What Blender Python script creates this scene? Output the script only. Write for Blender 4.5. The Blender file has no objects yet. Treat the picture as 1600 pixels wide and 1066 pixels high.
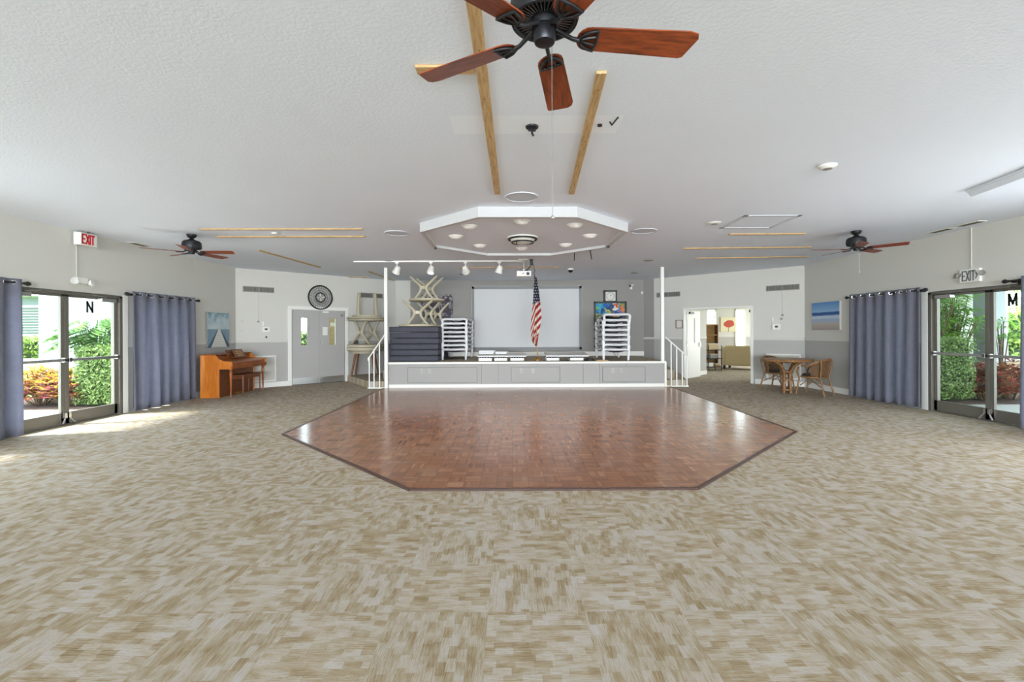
import bpy, bmesh, math, random
from mathutils import Vector, Matrix, Euler
random.seed(7)
PI = math.pi
SC = bpy.context.scene
COL = SC.collection
rad = math.radians

# ---------------------------------------------------------------- camera
cam_data = bpy.data.cameras.new('camera')
cam = bpy.data.objects.new('camera', cam_data)
COL.objects.link(cam)
cam_data.sensor_fit = 'HORIZONTAL'
cam_data.sensor_width = 36.0
cam_data.lens = 730.0 / 1600.0 * 36.0
cam_data.shift_y = -(533.0 - 519.0) / 1600.0
cam_data.clip_start = 0.05
cam.location = (0, 0, 1.45)
cam.rotation_euler = (Matrix.Rotation(rad(90), 3, 'X') @ Matrix.Rotation(0.0045 * -1, 3, 'Z')).to_euler()
SC.camera = cam

# ---------------------------------------------------------------- world, sun, fill lamps, exposure
w = bpy.data.worlds.new('sky'); SC.world = w; w.use_nodes = True
bg = w.node_tree.nodes['Background']
bg.inputs[0].default_value = (0.80, 0.90, 1.0, 1)
bg.inputs[1].default_value = 8.4
SC.view_settings.view_transform = 'Standard'
SC.view_settings.look = 'None'
SC.view_settings.gamma = 1.0
SC.view_settings.use_curve_mapping = False
SC.view_settings.exposure = 0.26
SC.cycles.max_bounces = 10
SC.cycles.diffuse_bounces = 6
SC.cycles.transparent_max_bounces = 16
SC.cycles.sample_clamp_indirect = 6.0

def lamp(name, kind, loc, rot, energy, color=(1, 1, 1), **kw):
    d = bpy.data.lights.new(name, kind); d.energy = energy; d.color = color
    for k, v in kw.items(): setattr(d, k, v)
    o = bpy.data.objects.new(name, d); COL.objects.link(o)
    o.location = loc; o.rotation_euler = rot
    return o
def aim(vec): return Vector(vec).to_track_quat('-Z', 'Y').to_euler()
lamp('sun', 'SUN', (-20, 5, 20), aim((0.60, 0.18, -0.78)), 12.0, (1.0, 0.96, 0.90), angle=rad(9))
# added area fill lamps just inside the unseen openings behind and beside the camera
lamp('rear_fill', 'AREA', (0.2, -14.85, 1.5), aim((0, 1, 0.0)), 2800, (0.94, 0.98, 1.0), shape='RECTANGLE', size=13.0, size_y=2.6)
for nm, yy, ln, el, er in (('rear', -8.0, 9.0, 20, 30), ('middle', 4.2, 2.2, 10, 95)):
    lamp('left_%s_window_daylight' % nm, 'AREA', (-7.0, yy, 1.15), aim((1, 0, 0)), el, (0.92, 0.97, 1.0), shape='RECTANGLE', size=ln, size_y=2.0)
    lamp('right_%s_window_daylight' % nm, 'AREA', (7.45, yy, 1.15), aim((-1, 0, 0)), er, (0.92, 0.97, 1.0), shape='RECTANGLE', size=ln, size_y=2.0)
lamp('foyer_fill', 'AREA', (12.3, 17.0, 1.4), aim((-1, -0.1, 0)), 140, (1.0, 0.97, 0.9), shape='RECTANGLE', size=3.5, size_y=2.0)  # added fill lamp, brightens the foyer from its unseen right end
DOME_W, SPOT_W = 5.0, 8.0          # added fill lamps at the unlit octagon domes and stage track spotlights, each

# ---------------------------------------------------------------- materials
def lin(c):
    def f(x):
        x = x / 255.0
        return x / 12.92 if x <= 0.04045 else ((x + 0.055) / 1.055) ** 2.4
    return (f(c[0]), f(c[1]), f(c[2]), 1.0)
MATS = {}
def newmat(name):
    m = bpy.data.materials.new(name); m.use_nodes = True
    nt = m.node_tree; MATS[name] = m
    return m, nt, nt.nodes['Principled BSDF']
def N(nt, typ, **kw):
    n = nt.nodes.new(typ)
    for k, v in kw.items():
        if k.startswith('i_'): n.inputs[int(k[2:])].default_value = v
        else: setattr(n, k, v)
    return n
def math_(nt, op, a, b=None, c=None):
    n = nt.nodes.new('ShaderNodeMath'); n.operation = op
    for i, x in enumerate((a, b, c)):
        if x is None: continue
        if isinstance(x, (int, float)): n.inputs[i].default_value = x
        else: nt.links.new(x, n.inputs[i])
    return n.outputs[0]
def mixc(nt, fac, a, b):
    n = nt.nodes.new('ShaderNodeMix'); n.data_type = 'RGBA'
    for sock, x in ((n.inputs[0], fac), (n.inputs[6], a), (n.inputs[7], b)):
        if isinstance(x, (int, float)): sock.default_value = x
        elif isinstance(x, tuple): sock.default_value = x
        else: nt.links.new(x, sock)
    return n.outputs[2]
def ramp(nt, fac, stops, interp='LINEAR'):
    n = nt.nodes.new('ShaderNodeValToRGB'); n.color_ramp.interpolation = interp
    e = n.color_ramp.elements
    while len(e) < len(stops): e.new(0.5)
    for el, (p, c) in zip(e, stops): el.position = p; el.color = c
    nt.links.new(fac, n.inputs[0])
    return n.outputs[0]
def combine(nt, x, y, z=0.0):
    n = nt.nodes.new('ShaderNodeCombineXYZ')
    for i, a in enumerate((x, y, z)):
        if isinstance(a, (int, float)): n.inputs[i].default_value = a
        else: nt.links.new(a, n.inputs[i])
    return n.outputs[0]
def noise(nt, vec, scale, detail=2.0, rough=0.5):
    n = N(nt, 'ShaderNodeTexNoise'); n.inputs['Scale'].default_value = scale
    n.inputs['Detail'].default_value = detail; n.inputs['Roughness'].default_value = rough
    if vec is not None: nt.links.new(vec, n.inputs['Vector'])
    return n.outputs[0]
def bump(nt, height, strength, dist, bsdf):
    b = N(nt, 'ShaderNodeBump'); b.inputs['Strength'].default_value = strength; b.inputs['Distance'].default_value = dist
    nt.links.new(height, b.inputs['Height']); nt.links.new(b.outputs[0], bsdf.inputs['Normal'])
def simple(name, rgb, rough=0.5, metal=0.0, vary=0.0, scale=8.0, bumps=0.0, spec=None):
    m, nt, b = newmat(name)
    b.inputs['Roughness'].default_value = rough; b.inputs['Metallic'].default_value = metal
    if spec is not None: b.inputs['Specular IOR Level'].default_value = spec
    c = lin(rgb)
    tc = N(nt, 'ShaderNodeTexCoord')
    if vary > 0:
        f = noise(nt, tc.outputs['Object'], scale, 3.0)
        lo = tuple(x * (1 - vary) for x in c[:3]) + (1,); hi = tuple(min(1, x * (1 + vary)) for x in c[:3]) + (1,)
        nt.links.new(mixc(nt, f, lo, hi), b.inputs['Base Color'])
    else:
        b.inputs['Base Color'].default_value = c
    if bumps > 0:
        bump(nt, noise(nt, tc.outputs['Object'], scale * 12, 2.0), bumps, 0.01, b)
    return m
def wood(name, a, b_, rough=0.35, sc=(1.2, 14.0, 14.0), ring=6.0):
    m, nt, b = newmat(name)
    tc = N(nt, 'ShaderNodeTexCoord'); mp = N(nt, 'ShaderNodeMapping'); mp.inputs['Scale'].default_value = sc
    nt.links.new(tc.outputs['Object'], mp.inputs[0])
    f = noise(nt, mp.outputs[0], ring, 4.0, 0.6)
    f2 = noise(nt, mp.outputs[0], ring * 5, 2.0, 0.5)
    ff = math_(nt, 'ADD', math_(nt, 'MULTIPLY', f, 0.75), math_(nt, 'MULTIPLY', f2, 0.25))
    nt.links.new(ramp(nt, ff, [(0.36, lin(a)), (0.62, lin(b_))]), b.inputs['Base Color'])
    b.inputs['Roughness'].default_value = rough
    return m

simple('white_trim', (232, 231, 226), 0.45)
simple('soffit_white', (230, 237, 249), 0.7)
simple('white_metal', (236, 236, 232), 0.35)
simple('white_plastic', (232, 232, 228), 0.4)
simple('off_white', (214, 211, 203), 0.5)
simple('fitting_white', (220, 226, 236), 0.6)
simple('rim_paint', (196, 197, 199), 0.7)
simple('fitting_dim', (205, 211, 222), 0.7)
simple('cream_resin', (205, 196, 172), 0.5, vary=0.08, scale=5)
simple('weathered_cream', (176, 168, 146), 0.6, vary=0.12, scale=6)
simple('frame_white', (225, 226, 230), 0.4)
simple('black_mesh', (36, 37, 42), 0.7, vary=0.15, scale=40)
simple('charcoal_fabric', (72, 73, 84), 0.85, vary=0.12, scale=9, bumps=0.2)
simple('dark_metal', (52, 53, 58), 0.38, 0.75)
simple('fin_metal', (112, 113, 118), 0.35, 0.7)
simple('fan_black', (44, 44, 48), 0.42, 0.55)
simple('black_plastic', (22, 22, 24), 0.45)
simple('bronze_frame', (120, 116, 108), 0.42, 0.45, vary=0.05, scale=4)
simple('steel', (180, 180, 178), 0.3, 0.9)
simple('chrome', (215, 215, 215), 0.15, 1.0)
simple('door_grey', (172, 170, 168), 0.45, vary=0.03, scale=3)
simple('stage_grey', (157, 155, 152), 0.55, vary=0.02, scale=3)
simple('outlet', (172, 172, 168), 0.4)
simple('vent_metal', (150, 148, 142), 0.45, 0.2)
simple('vent_dark', (84, 82, 78), 0.8)
simple('seam_dark', (120, 120, 118), 0.8)
simple('gold', (176, 128, 52), 0.35, 0.6)
simple('screen_white', (213, 214, 216), 0.75, spec=0.2)
simple('screen_border', (138, 140, 143), 0.6)
simple('red_sign', (214, 38, 44), 0.5)
simple('sign_grey', (118, 118, 118), 0.5)
simple('sofa_fabric', (202, 182, 142), 0.9, vary=0.06, scale=6, bumps=0.15)
simple('sofa_dark', (58, 48, 42), 0.7)
simple('paper', (226, 226, 220), 0.8)
simple('ivory', (228, 220, 200), 0.35)
simple('concrete', (172, 171, 168), 0.9, vary=0.07, scale=2, bumps=0.1)
simple('mulch', (70, 52, 42), 0.95, vary=0.4, scale=30, bumps=0.5)
simple('lawn', (104, 136, 58), 0.95, vary=0.3, scale=12)
simple('stucco_left', (150, 154, 160), 0.9, vary=0.02, scale=3, bumps=0.15)
simple('stucco_white', (172, 176, 182), 0.9, vary=0.02, scale=3, bumps=0.15)
simple('stucco_blue', (122, 131, 138), 0.9, vary=0.03, scale=3)
simple('roof_white', (170, 170, 168), 0.8)
simple('louver_glass', (96, 104, 110), 0.3)
simple('tan_wall', (178, 158, 128), 0.9, vary=0.1, scale=5)
simple('trunk', (112, 92, 70), 0.9, vary=0.2, scale=12)
simple('tan_wood', (176, 142, 92), 0.55, vary=0.15, scale=6)
simple('light_strip', (205, 203, 196), 0.6)
simple('cord', (206, 205, 200), 0.6)
wood('blade_wood', (86, 36, 16), (152, 72, 34), 0.34, sc=(1.5, 14, 14), ring=4.0)
wood('piano_wood', (108, 52, 18), (168, 92, 36), 0.28, sc=(10, 10, 1.2), ring=3.0)
wood('piano_end_wood', (176, 96, 28), (206, 124, 44), 0.3, sc=(8, 8, 1.0), ring=3.0)
wood('bench_wood', (84, 44, 22), (126, 72, 38), 0.35)
wood('furring_pine', (172, 136, 88), (212, 180, 132), 0.65, sc=(14, 1.2, 14), ring=5.0)
wood('furring_pine_across', (172, 136, 88), (212, 180, 132), 0.65, sc=(1.2, 14, 14), ring=5.0)
wood('leg_wood', (92, 58, 34), (134, 90, 54), 0.5)
wood('rattan', (96, 66, 38), (158, 116, 72), 0.45, sc=(8, 8, 8), ring=4.0)

def glass_mat(name, tint=(0.95, 0.98, 0.97, 1), refl=0.8):
    m = bpy.data.materials.new(name); m.use_nodes = True; MATS[name] = m
    nt = m.node_tree; nt.nodes.clear()
    out = N(nt, 'ShaderNodeOutputMaterial'); mx = N(nt, 'ShaderNodeMixShader')
    tr = N(nt, 'ShaderNodeBsdfTransparent'); gl = N(nt, 'ShaderNodeBsdfGlossy'); lw = N(nt, 'ShaderNodeLayerWeight')
    tr.inputs[0].default_value = tint; gl.inputs['Roughness'].default_value = 0.02
    fac = math_(nt, 'ADD', 0.03, math_(nt, 'MULTIPLY', math_(nt, 'POWER', lw.outputs['Facing'], 5.0), 0.9))
    nt.links.new(math_(nt, 'MULTIPLY', fac, refl), mx.inputs[0])
    nt.links.new(tr.outputs[0], mx.inputs[1]); nt.links.new(gl.outputs[0], mx.inputs[2]); nt.links.new(mx.outputs[0], out.inputs[0])
    return m
glass_mat('glass')

def wall_mat():
    m, nt, b = newmat('wall_paint')
    g = N(nt, 'ShaderNodeNewGeometry'); s = N(nt, 'ShaderNodeSeparateXYZ'); nt.links.new(g.outputs['Position'], s.inputs[0])
    low = math_(nt, 'LESS_THAN', s.outputs[2], 1.2)
    c1 = mixc(nt, low, lin((207, 205, 199)), lin((175, 173, 169)))
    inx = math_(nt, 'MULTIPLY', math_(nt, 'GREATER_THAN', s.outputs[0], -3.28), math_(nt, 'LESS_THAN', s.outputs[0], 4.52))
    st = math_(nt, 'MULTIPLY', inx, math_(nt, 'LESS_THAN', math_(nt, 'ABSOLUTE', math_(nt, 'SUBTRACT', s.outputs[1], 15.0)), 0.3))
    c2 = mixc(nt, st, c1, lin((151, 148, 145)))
    nt.links.new(c2, b.inputs['Base Color']); b.inputs['Roughness'].default_value = 0.75
    bump(nt, noise(nt, g.outputs['Position'], 60, 2.0), 0.08, 0.004, b)
wall_mat()

def ceiling_mat():
    m, nt, b = newmat('ceiling_texture')
    g = N(nt, 'ShaderNodeNewGeometry'); s = N(nt, 'ShaderNodeSeparateXYZ'); nt.links.new(g.outputs['Position'], s.inputs[0])
    mx = math_(nt, 'LESS_THAN', math_(nt, 'ABSOLUTE', math_(nt, 'SUBTRACT', s.outputs[0], 0.2)), 0.68)
    my = math_(nt, 'LESS_THAN', math_(nt, 'ABSOLUTE', math_(nt, 'SUBTRACT', s.outputs[1], 3.79)), 0.165)
    patch = math_(nt, 'MULTIPLY', mx, my)
    n1 = noise(nt, g.outputs['Position'], 38, 3.0, 0.55)
    h = ramp(nt, n1, [(0.42, (0, 0, 0, 1)), (0.58, (1, 1, 1, 1))])
    h2 = mixc(nt, patch, h, (0.3, 0.3, 0.3, 1))
    base = mixc(nt, noise(nt, g.outputs['Position'], 0.9, 2.0), lin((230, 237, 249)), lin((235, 242, 253)))
    c = mixc(nt, patch, base, lin((240, 246, 255)))
    nt.links.new(c, b.inputs['Base Color']); b.inputs['Roughness'].default_value = 0.9
    bump(nt, h2, 0.16, 0.004, b)
ceiling_mat()

def carpet_mat():
    m, nt, b = newmat('carpet_tiles')
    g = N(nt, 'ShaderNodeNewGeometry'); s = N(nt, 'ShaderNodeSeparateXYZ'); nt.links.new(g.outputs['Position'], s.inputs[0])
    X, Y = s.outputs[0], s.outputs[1]
    T = 0.5
    ix = math_(nt, 'FLOOR', math_(nt, 'DIVIDE', math_(nt, 'ADD', X, 0.13), T)); iy = math_(nt, 'FLOOR', math_(nt, 'DIVIDE', math_(nt, 'ADD', Y, 0.08), T))
    par = math_(nt, 'ABSOLUTE', math_(nt, 'MODULO', math_(nt, 'ADD', ix, iy), 2.0))
    inv = math_(nt, 'SUBTRACT', 1.0, par)
    def sel(a, c): return math_(nt, 'ADD', math_(nt, 'MULTIPLY', a, par), math_(nt, 'MULTIPLY', c, inv))
    U, V = sel(Y, X), sel(X, Y)          # U runs along the pile direction of each quarter-turned tile
    off = math_(nt, 'MULTIPLY', math_(nt, 'ADD', math_(nt, 'MULTIPLY', ix, 3.17), math_(nt, 'MULTIPLY', iy, 7.31)), 1.0)
    # blocky steps
    rows = math_(nt, 'FLOOR', math_(nt, 'DIVIDE', V, 0.042))
    wn = N(nt, 'ShaderNodeTexWhiteNoise', noise_dimensions='2D'); nt.links.new(combine(nt, rows, off), wn.inputs['Vector'])
    cu = math_(nt, 'FLOOR', math_(nt, 'DIVIDE', math_(nt, 'ADD', U, math_(nt, 'MULTIPLY', wn.outputs[0], 0.4)), 0.082))
    wn2 = N(nt, 'ShaderNodeTexWhiteNoise', noise_dimensions='3D'); nt.links.new(combine(nt, rows, cu, off), wn2.inputs['Vector'])
    blk = wn2.outputs[0]
    big = noise(nt, combine(nt, math_(nt, 'MULTIPLY', U, 7.0), math_(nt, 'MULTIPLY', V, 15.0), off), 1.0, 2.0)
    streak = noise(nt, combine(nt, math_(nt, 'MULTIPLY', U, 14.0), math_(nt, 'MULTIPLY', V, 190.0), off), 1.0, 2.0, 0.6)
    fine = noise(nt, combine(nt, math_(nt, 'MULTIPLY', U, 60.0), math_(nt, 'MULTIPLY', V, 420.0), off), 1.0, 1.0)
    val = math_(nt, 'ADD', math_(nt, 'MULTIPLY', blk, 0.22), math_(nt, 'MULTIPLY', big, 0.46))
    val = math_(nt, 'ADD', val, math_(nt, 'MULTIPLY', streak, 0.55))
    val = math_(nt, 'MULTIPLY', val, 0.83)
    c = ramp(nt, val, [(0.32, lin((146, 126, 96))), (0.45, lin((174, 158, 131))), (0.57, lin((193, 184, 172))), (0.72, lin((202, 199, 199)))])
    c = mixc(nt, math_(nt, 'MULTIPLY', fine, 0.36), c, lin((132, 114, 92)))
    nt.links.new(c, b.inputs['Base Color']); b.inputs['Roughness'].default_value = 0.95; b.inputs['Specular IOR Level'].default_value = 0.1
    bump(nt, math_(nt, 'ADD', streak, fine), 0.4, 0.006, b)
carpet_mat()

def parquet_mat():
    m, nt, b = newmat('parquet')
    g = N(nt, 'ShaderNodeNewGeometry'); s = N(nt, 'ShaderNodeSeparateXYZ'); nt.links.new(g.outputs['Position'], s.inputs[0])
    X, Y = s.outputs[0], s.outputs[1]
    T = 0.155
    fx = math_(nt, 'DIVIDE', X, T); fy = math_(nt, 'DIVIDE', Y, T)
    ix = math_(nt, 'FLOOR', fx); iy = math_(nt, 'FLOOR', fy)
    lx = math_(nt, 'SUBTRACT', fx, ix); ly = math_(nt, 'SUBTRACT', fy, iy)
    par = math_(nt, 'ABSOLUTE', math_(nt, 'MODULO', math_(nt, 'ADD', ix, iy), 2.0)); inv = math_(nt, 'SUBTRACT', 1.0, par)
    v = math_(nt, 'ADD', math_(nt, 'MULTIPLY', lx, par), math_(nt, 'MULTIPLY', ly, inv))
    u = math_(nt, 'ADD', math_(nt, 'MULTIPLY', ly, par), math_(nt, 'MULTIPLY', lx, inv))
    f5 = math_(nt, 'MULTIPLY', v, 5.0); fi = math_(nt, 'FLOOR', f5); lf = math_(nt, 'SUBTRACT', f5, fi)
    wn = N(nt, 'ShaderNodeTexWhiteNoise', noise_dimensions='3D')
    nt.links.new(combine(nt, math_(nt, 'ADD', ix, 0.5), math_(nt, 'ADD', iy, 0.5), fi), wn.inputs['Vector'])
    wb = N(nt, 'ShaderNodeTexWhiteNoise', noise_dimensions='2D'); nt.links.new(combine(nt, ix, iy), wb.inputs['Vector'])
    val = math_(nt, 'ADD', math_(nt, 'MULTIPLY', wn.outputs[0], 0.62), math_(nt, 'MULTIPLY', wb.outputs[0], 0.38))
    c = ramp(nt, val, [(0.05, lin((134, 86, 60))), (0.4, lin((154, 102, 72))), (0.7, lin((164, 112, 80))), (0.97, lin((186, 136, 102)))])
    gr = noise(nt, combine(nt, math_(nt, 'MULTIPLY', math_(nt, 'ADD', u, ix), 3.0), math_(nt, 'MULTIPLY', math_(nt, 'ADD', v, iy), 40.0), fi), 1.0, 2.0)
    c = mixc(nt, math_(nt, 'MULTIPLY', gr, 0.35), c, lin((112, 66, 44)))
    wear = noise(nt, g.outputs['Position'], 1.7, 4.0, 0.65)
    wf = ramp(nt, wear, [(0.5, (0, 0, 0, 1)), (0.8, (0.4, 0.4, 0.4, 1))])
    c = mixc(nt, wf, c, lin((176, 148, 130)))
    edge = math_(nt, 'MINIMUM', math_(nt, 'MINIMUM', lx, math_(nt, 'SUBTRACT', 1.0, lx)), math_(nt, 'MINIMUM', ly, math_(nt, 'SUBTRACT', 1.0, ly)))
    gro = math_(nt, 'LESS_THAN', edge, 0.02)
    gf = math_(nt, 'LESS_THAN', math_(nt, 'MINIMUM', lf, math_(nt, 'SUBTRACT', 1.0, lf)), 0.05)
    gm = math_(nt, 'MAXIMUM', gro, math_(nt, 'MULTIPLY', gf, 0.55))
    c = mixc(nt, math_(nt, 'MULTIPLY', gm, 0.4), c, lin((84, 50, 34)))
    nt.links.new(c, b.inputs['Base Color'])
    r = math_(nt, 'ADD', 0.13, math_(nt, 'MULTIPLY', wear, 0.12))
    nt.links.new(r, b.inputs['Roughness'])
    h = noise(nt, g.outputs['Position'], 7.0, 2.0)
    bump(nt, h, 0.025, 0.006, b)
parquet_mat()

def fabric_mat():
    m, nt, b = newmat('curtain_fabric')
    tc = N(nt, 'ShaderNodeTexCoord')
    f = noise(nt, tc.outputs['Object'], 90, 2.0); f2 = noise(nt, tc.outputs['Object'], 9, 3.0)
    ff = math_(nt, 'ADD', math_(nt, 'MULTIPLY', f, 0.6), math_(nt, 'MULTIPLY', f2, 0.4))
    nt.links.new(ramp(nt, ff, [(0.3, lin((120, 122, 137))), (0.7, lin((156, 157, 172)))]), b.inputs['Base Color'])
    b.inputs['Roughness'].default_value = 0.9; b.inputs['Sheen Weight'].default_value = 0.15
    tl = N(nt, 'ShaderNodeBsdfTranslucent'); tl.inputs[0].default_value = lin((150, 152, 168))
    mx = N(nt, 'ShaderNodeMixShader'); mx.inputs[0].default_value = 0.48
    out = nt.nodes['Material Output']
    nt.links.new(b.outputs[0], mx.inputs[1]); nt.links.new(tl.outputs[0], mx.inputs[2]); nt.links.new(mx.outputs[0], out.inputs[0])
fabric_mat()

def leaf_mat(name, cols, rough=0.5, hz=0.0):
    m, nt, b = newmat(name)
    g = N(nt, 'ShaderNodeNewGeometry')
    fac = g.outputs['Random Per Island']
    if hz:                                            # young leaves at the top differ from old ones below
        tc = N(nt, 'ShaderNodeTexCoord'); sz = N(nt, 'ShaderNodeSeparateXYZ'); nt.links.new(tc.outputs['Object'], sz.inputs[0])
        fac = math_(nt, 'ADD', math_(nt, 'MULTIPLY', fac, 0.5), math_(nt, 'MULTIPLY', sz.outputs[2], hz))
    st = [(i / max(1, len(cols) - 1), lin(c)) for i, c in enumerate(cols)]
    nt.links.new(ramp(nt, fac, st), b.inputs['Base Color'])
    b.inputs['Roughness'].default_value = rough
    tl = N(nt, 'ShaderNodeBsdfTranslucent'); nt.links.new(b.inputs['Base Color'].links[0].from_socket, tl.inputs[0])
    mx = N(nt, 'ShaderNodeMixShader'); mx.inputs[0].default_value = 0.35
    nt.links.new(b.outputs[0], mx.inputs[1]); nt.links.new(tl.outputs[0], mx.inputs[2]); nt.links.new(mx.outputs[0], nt.nodes['Material Output'].inputs[0])
    return m
leaf_mat('hedge_leaf', [(92, 122, 66), (118, 148, 80), (146, 172, 102), (176, 196, 128)])
leaf_mat('palm_leaf', [(78, 128, 44), (112, 166, 56), (150, 198, 80), (96, 144, 60)])
leaf_mat('croton_leaf', [(84, 44, 72), (128, 56, 88), (176, 100, 110), (150, 70, 70), (204, 178, 78), (224, 204, 84), (150, 156, 76), (222, 178, 84)], hz=0.55)
leaf_mat('croton_dark', [(122, 44, 62), (168, 70, 74), (206, 120, 96), (92, 96, 60), (180, 150, 80)])
leaf_mat('broad_leaf', [(60, 98, 44), (84, 126, 52), (120, 160, 76)])
leaf_mat('shrub_leaf', [(86, 122, 52), (120, 150, 66), (160, 178, 88)])

# pictures
def pic_mat(name, build):
    m, nt, b = newmat(name)
    tc = N(nt, 'ShaderNodeTexCoord'); s = N(nt, 'ShaderNodeSeparateXYZ'); nt.links.new(tc.outputs['Object'], s.inputs[0])
    c = build(nt, s.outputs[0], s.outputs[2], tc.outputs['Object'])
    nt.links.new(c, b.inputs['Base Color']); b.inputs['Roughness'].default_value = 0.7
def pier_pic(nt, x, z, o):       # 0.84 wide, 0.86 high, centred
    n = noise(nt, o, 6, 4.0, 0.6)
    sky = ramp(nt, math_(nt, 'ADD', math_(nt, 'MULTIPLY', n, 0.7), math_(nt, 'MULTIPLY', z, 0.55)), [(0.28, lin((206, 214, 214))), (0.5, lin((176, 196, 204))), (0.68, lin((88, 134, 152)))])
    sea = mixc(nt, noise(nt, o, 14, 3.0), lin((86, 116, 142)), lin((150, 172, 186)))
    hz = math_(nt, 'LESS_THAN', z, 0.02)
    c = mixc(nt, hz, sky, sea)
    half = math_(nt, 'ADD', 0.03, math_(nt, 'MULTIPLY', math_(nt, 'SUBTRACT', 0.03, z), 0.62))
    ax = math_(nt, 'ABSOLUTE', math_(nt, 'SUBTRACT', x, 0.02))
    deck = math_(nt, 'MULTIPLY', math_(nt, 'LESS_THAN', ax, half), hz)
    plank = math_(nt, 'LESS_THAN', math_(nt, 'FRACT', math_(nt, 'MULTIPLY', z, 22.0)), 0.2)
    dk = mixc(nt, plank, lin((214, 214, 206)), lin((176, 180, 176)))
    c = mixc(nt, deck, c, dk)
    rail = math_(nt, 'MULTIPLY', math_(nt, 'LESS_THAN', math_(nt, 'ABSOLUTE', math_(nt, 'SUBTRACT', ax, math_(nt, 'MULTIPLY', half, 1.22))), math_(nt, 'MULTIPLY', half, 0.22)), math_(nt, 'LESS_THAN', z, 0.0))
    return mixc(nt, rail, c, lin((70, 90, 108)))
pic_mat('pier_picture', pier_pic)
def beach_pic(nt, x, z, o):      # 1.0 x 0.66
    n = noise(nt, combine(nt, math_(nt, 'MULTIPLY', x, 3.0), math_(nt, 'MULTIPLY', z, 16.0)), 2.0, 4.0, 0.6)
    zz = math_(nt, 'ADD', z, math_(nt, 'MULTIPLY', math_(nt, 'SUBTRACT', n, 0.5), 0.05))
    f = math_(nt, 'ADD', math_(nt, 'DIVIDE', zz, 0.66), 0.5)
    return ramp(nt, f, [(0.0, lin((160, 148, 144))), (0.2, lin((184, 172, 162))), (0.28, lin((170, 178, 194))), (0.38, lin((156, 176, 206))), (0.45, lin((196, 208, 220))), (0.5, lin((176, 192, 214))), (0.54, lin((44, 92, 152))), (0.63, lin((40, 84, 150))), (0.65, lin((140, 178, 214))), (1.0, lin((84, 138, 196)))])
pic_mat('beach_picture', beach_pic)
def flower_pic(nt, x, z, o):
    n = noise(nt, o, 9, 4.0, 0.6)
    d = math_(nt, 'SQRT', math_(nt, 'ADD', math_(nt, 'POWER', math_(nt, 'MULTIPLY', math_(nt, 'SUBTRACT', x, 0.02), 0.75), 2.0), math_(nt, 'POWER', math_(nt, 'MULTIPLY', math_(nt, 'SUBTRACT', z, 0.03), 1.15), 2.0)))
    fl_ = math_(nt, 'LESS_THAN', math_(nt, 'ADD', d, math_(nt, 'MULTIPLY', n, 0.22)), 0.27)
    petal = mixc(nt, noise(nt, o, 30, 2.0), lin((150, 40, 34)), lin((214, 96, 74)))
    stem_ = math_(nt, 'MULTIPLY', math_(nt, 'LESS_THAN', math_(nt, 'ABSOLUTE', math_(nt, 'ADD', x, 0.0)), 0.012), math_(nt, 'LESS_THAN', z, 0.0))
    c = mixc(nt, stem_, lin((222, 212, 180)), lin((100, 96, 60)))
    return mixc(nt, fl_, c, petal)
pic_mat('flower_picture', flower_pic)
def purple_pic(nt, x, z, o):
    n = noise(nt, o, 7, 5.0, 0.7)
    return ramp(nt, n, [(0.3, lin((44, 38, 46))), (0.44, lin((88, 76, 92))), (0.5, lin((62, 52, 66))), (0.57, lin((190, 186, 188))), (0.62, lin((70, 58, 74))), (0.75, lin((124, 112, 128)))])
pic_mat('purple_picture', purple_pic)
def collage(seed, cols):
    def f(nt, x, z, o):
        v = N(nt, 'ShaderNodeTexVoronoi'); v.inputs['Scale'].default_value = 9.0
        nz = N(nt, 'ShaderNodeTexNoise'); nz.inputs['Scale'].default_value = 5.0; nt.links.new(o, nz.inputs['Vector'])
        add = N(nt, 'ShaderNodeVectorMath'); nt.links.new(o, add.inputs[0])
        sc = N(nt, 'ShaderNodeVectorMath', operation='SCALE'); sc.inputs['Scale'].default_value = 0.5; nt.links.new(nz.outputs['Color'], sc.inputs[0])
        nt.links.new(sc.outputs[0], add.inputs[1]); nt.links.new(add.outputs[0], v.inputs['Vector'])
        s2 = N(nt, 'ShaderNodeSeparateColor'); nt.links.new(v.outputs['Color'], s2.inputs[0])
        return ramp(nt, math_(nt, 'FRACT', math_(nt, 'ADD', s2.outputs[0], seed)), [(i / len(cols), lin(c)) for i, c in enumerate(cols)], 'CONSTANT')
    return f
pic_mat('sea_print', collage(0.1, [(36, 96, 170), (52, 140, 190), (30, 60, 120), (150, 170, 60), (60, 170, 180), (190, 180, 70)]))
pic_mat('reef_print', collage(0.6, [(214, 120, 60), (60, 120, 180), (220, 216, 200), (180, 70, 40), (90, 160, 90), (40, 70, 130)]))
pic_mat('garden_print', collage(0.3, [(170, 180, 80), (120, 150, 90), (200, 200, 150), (190, 120, 90), (90, 110, 130)]))

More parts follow.
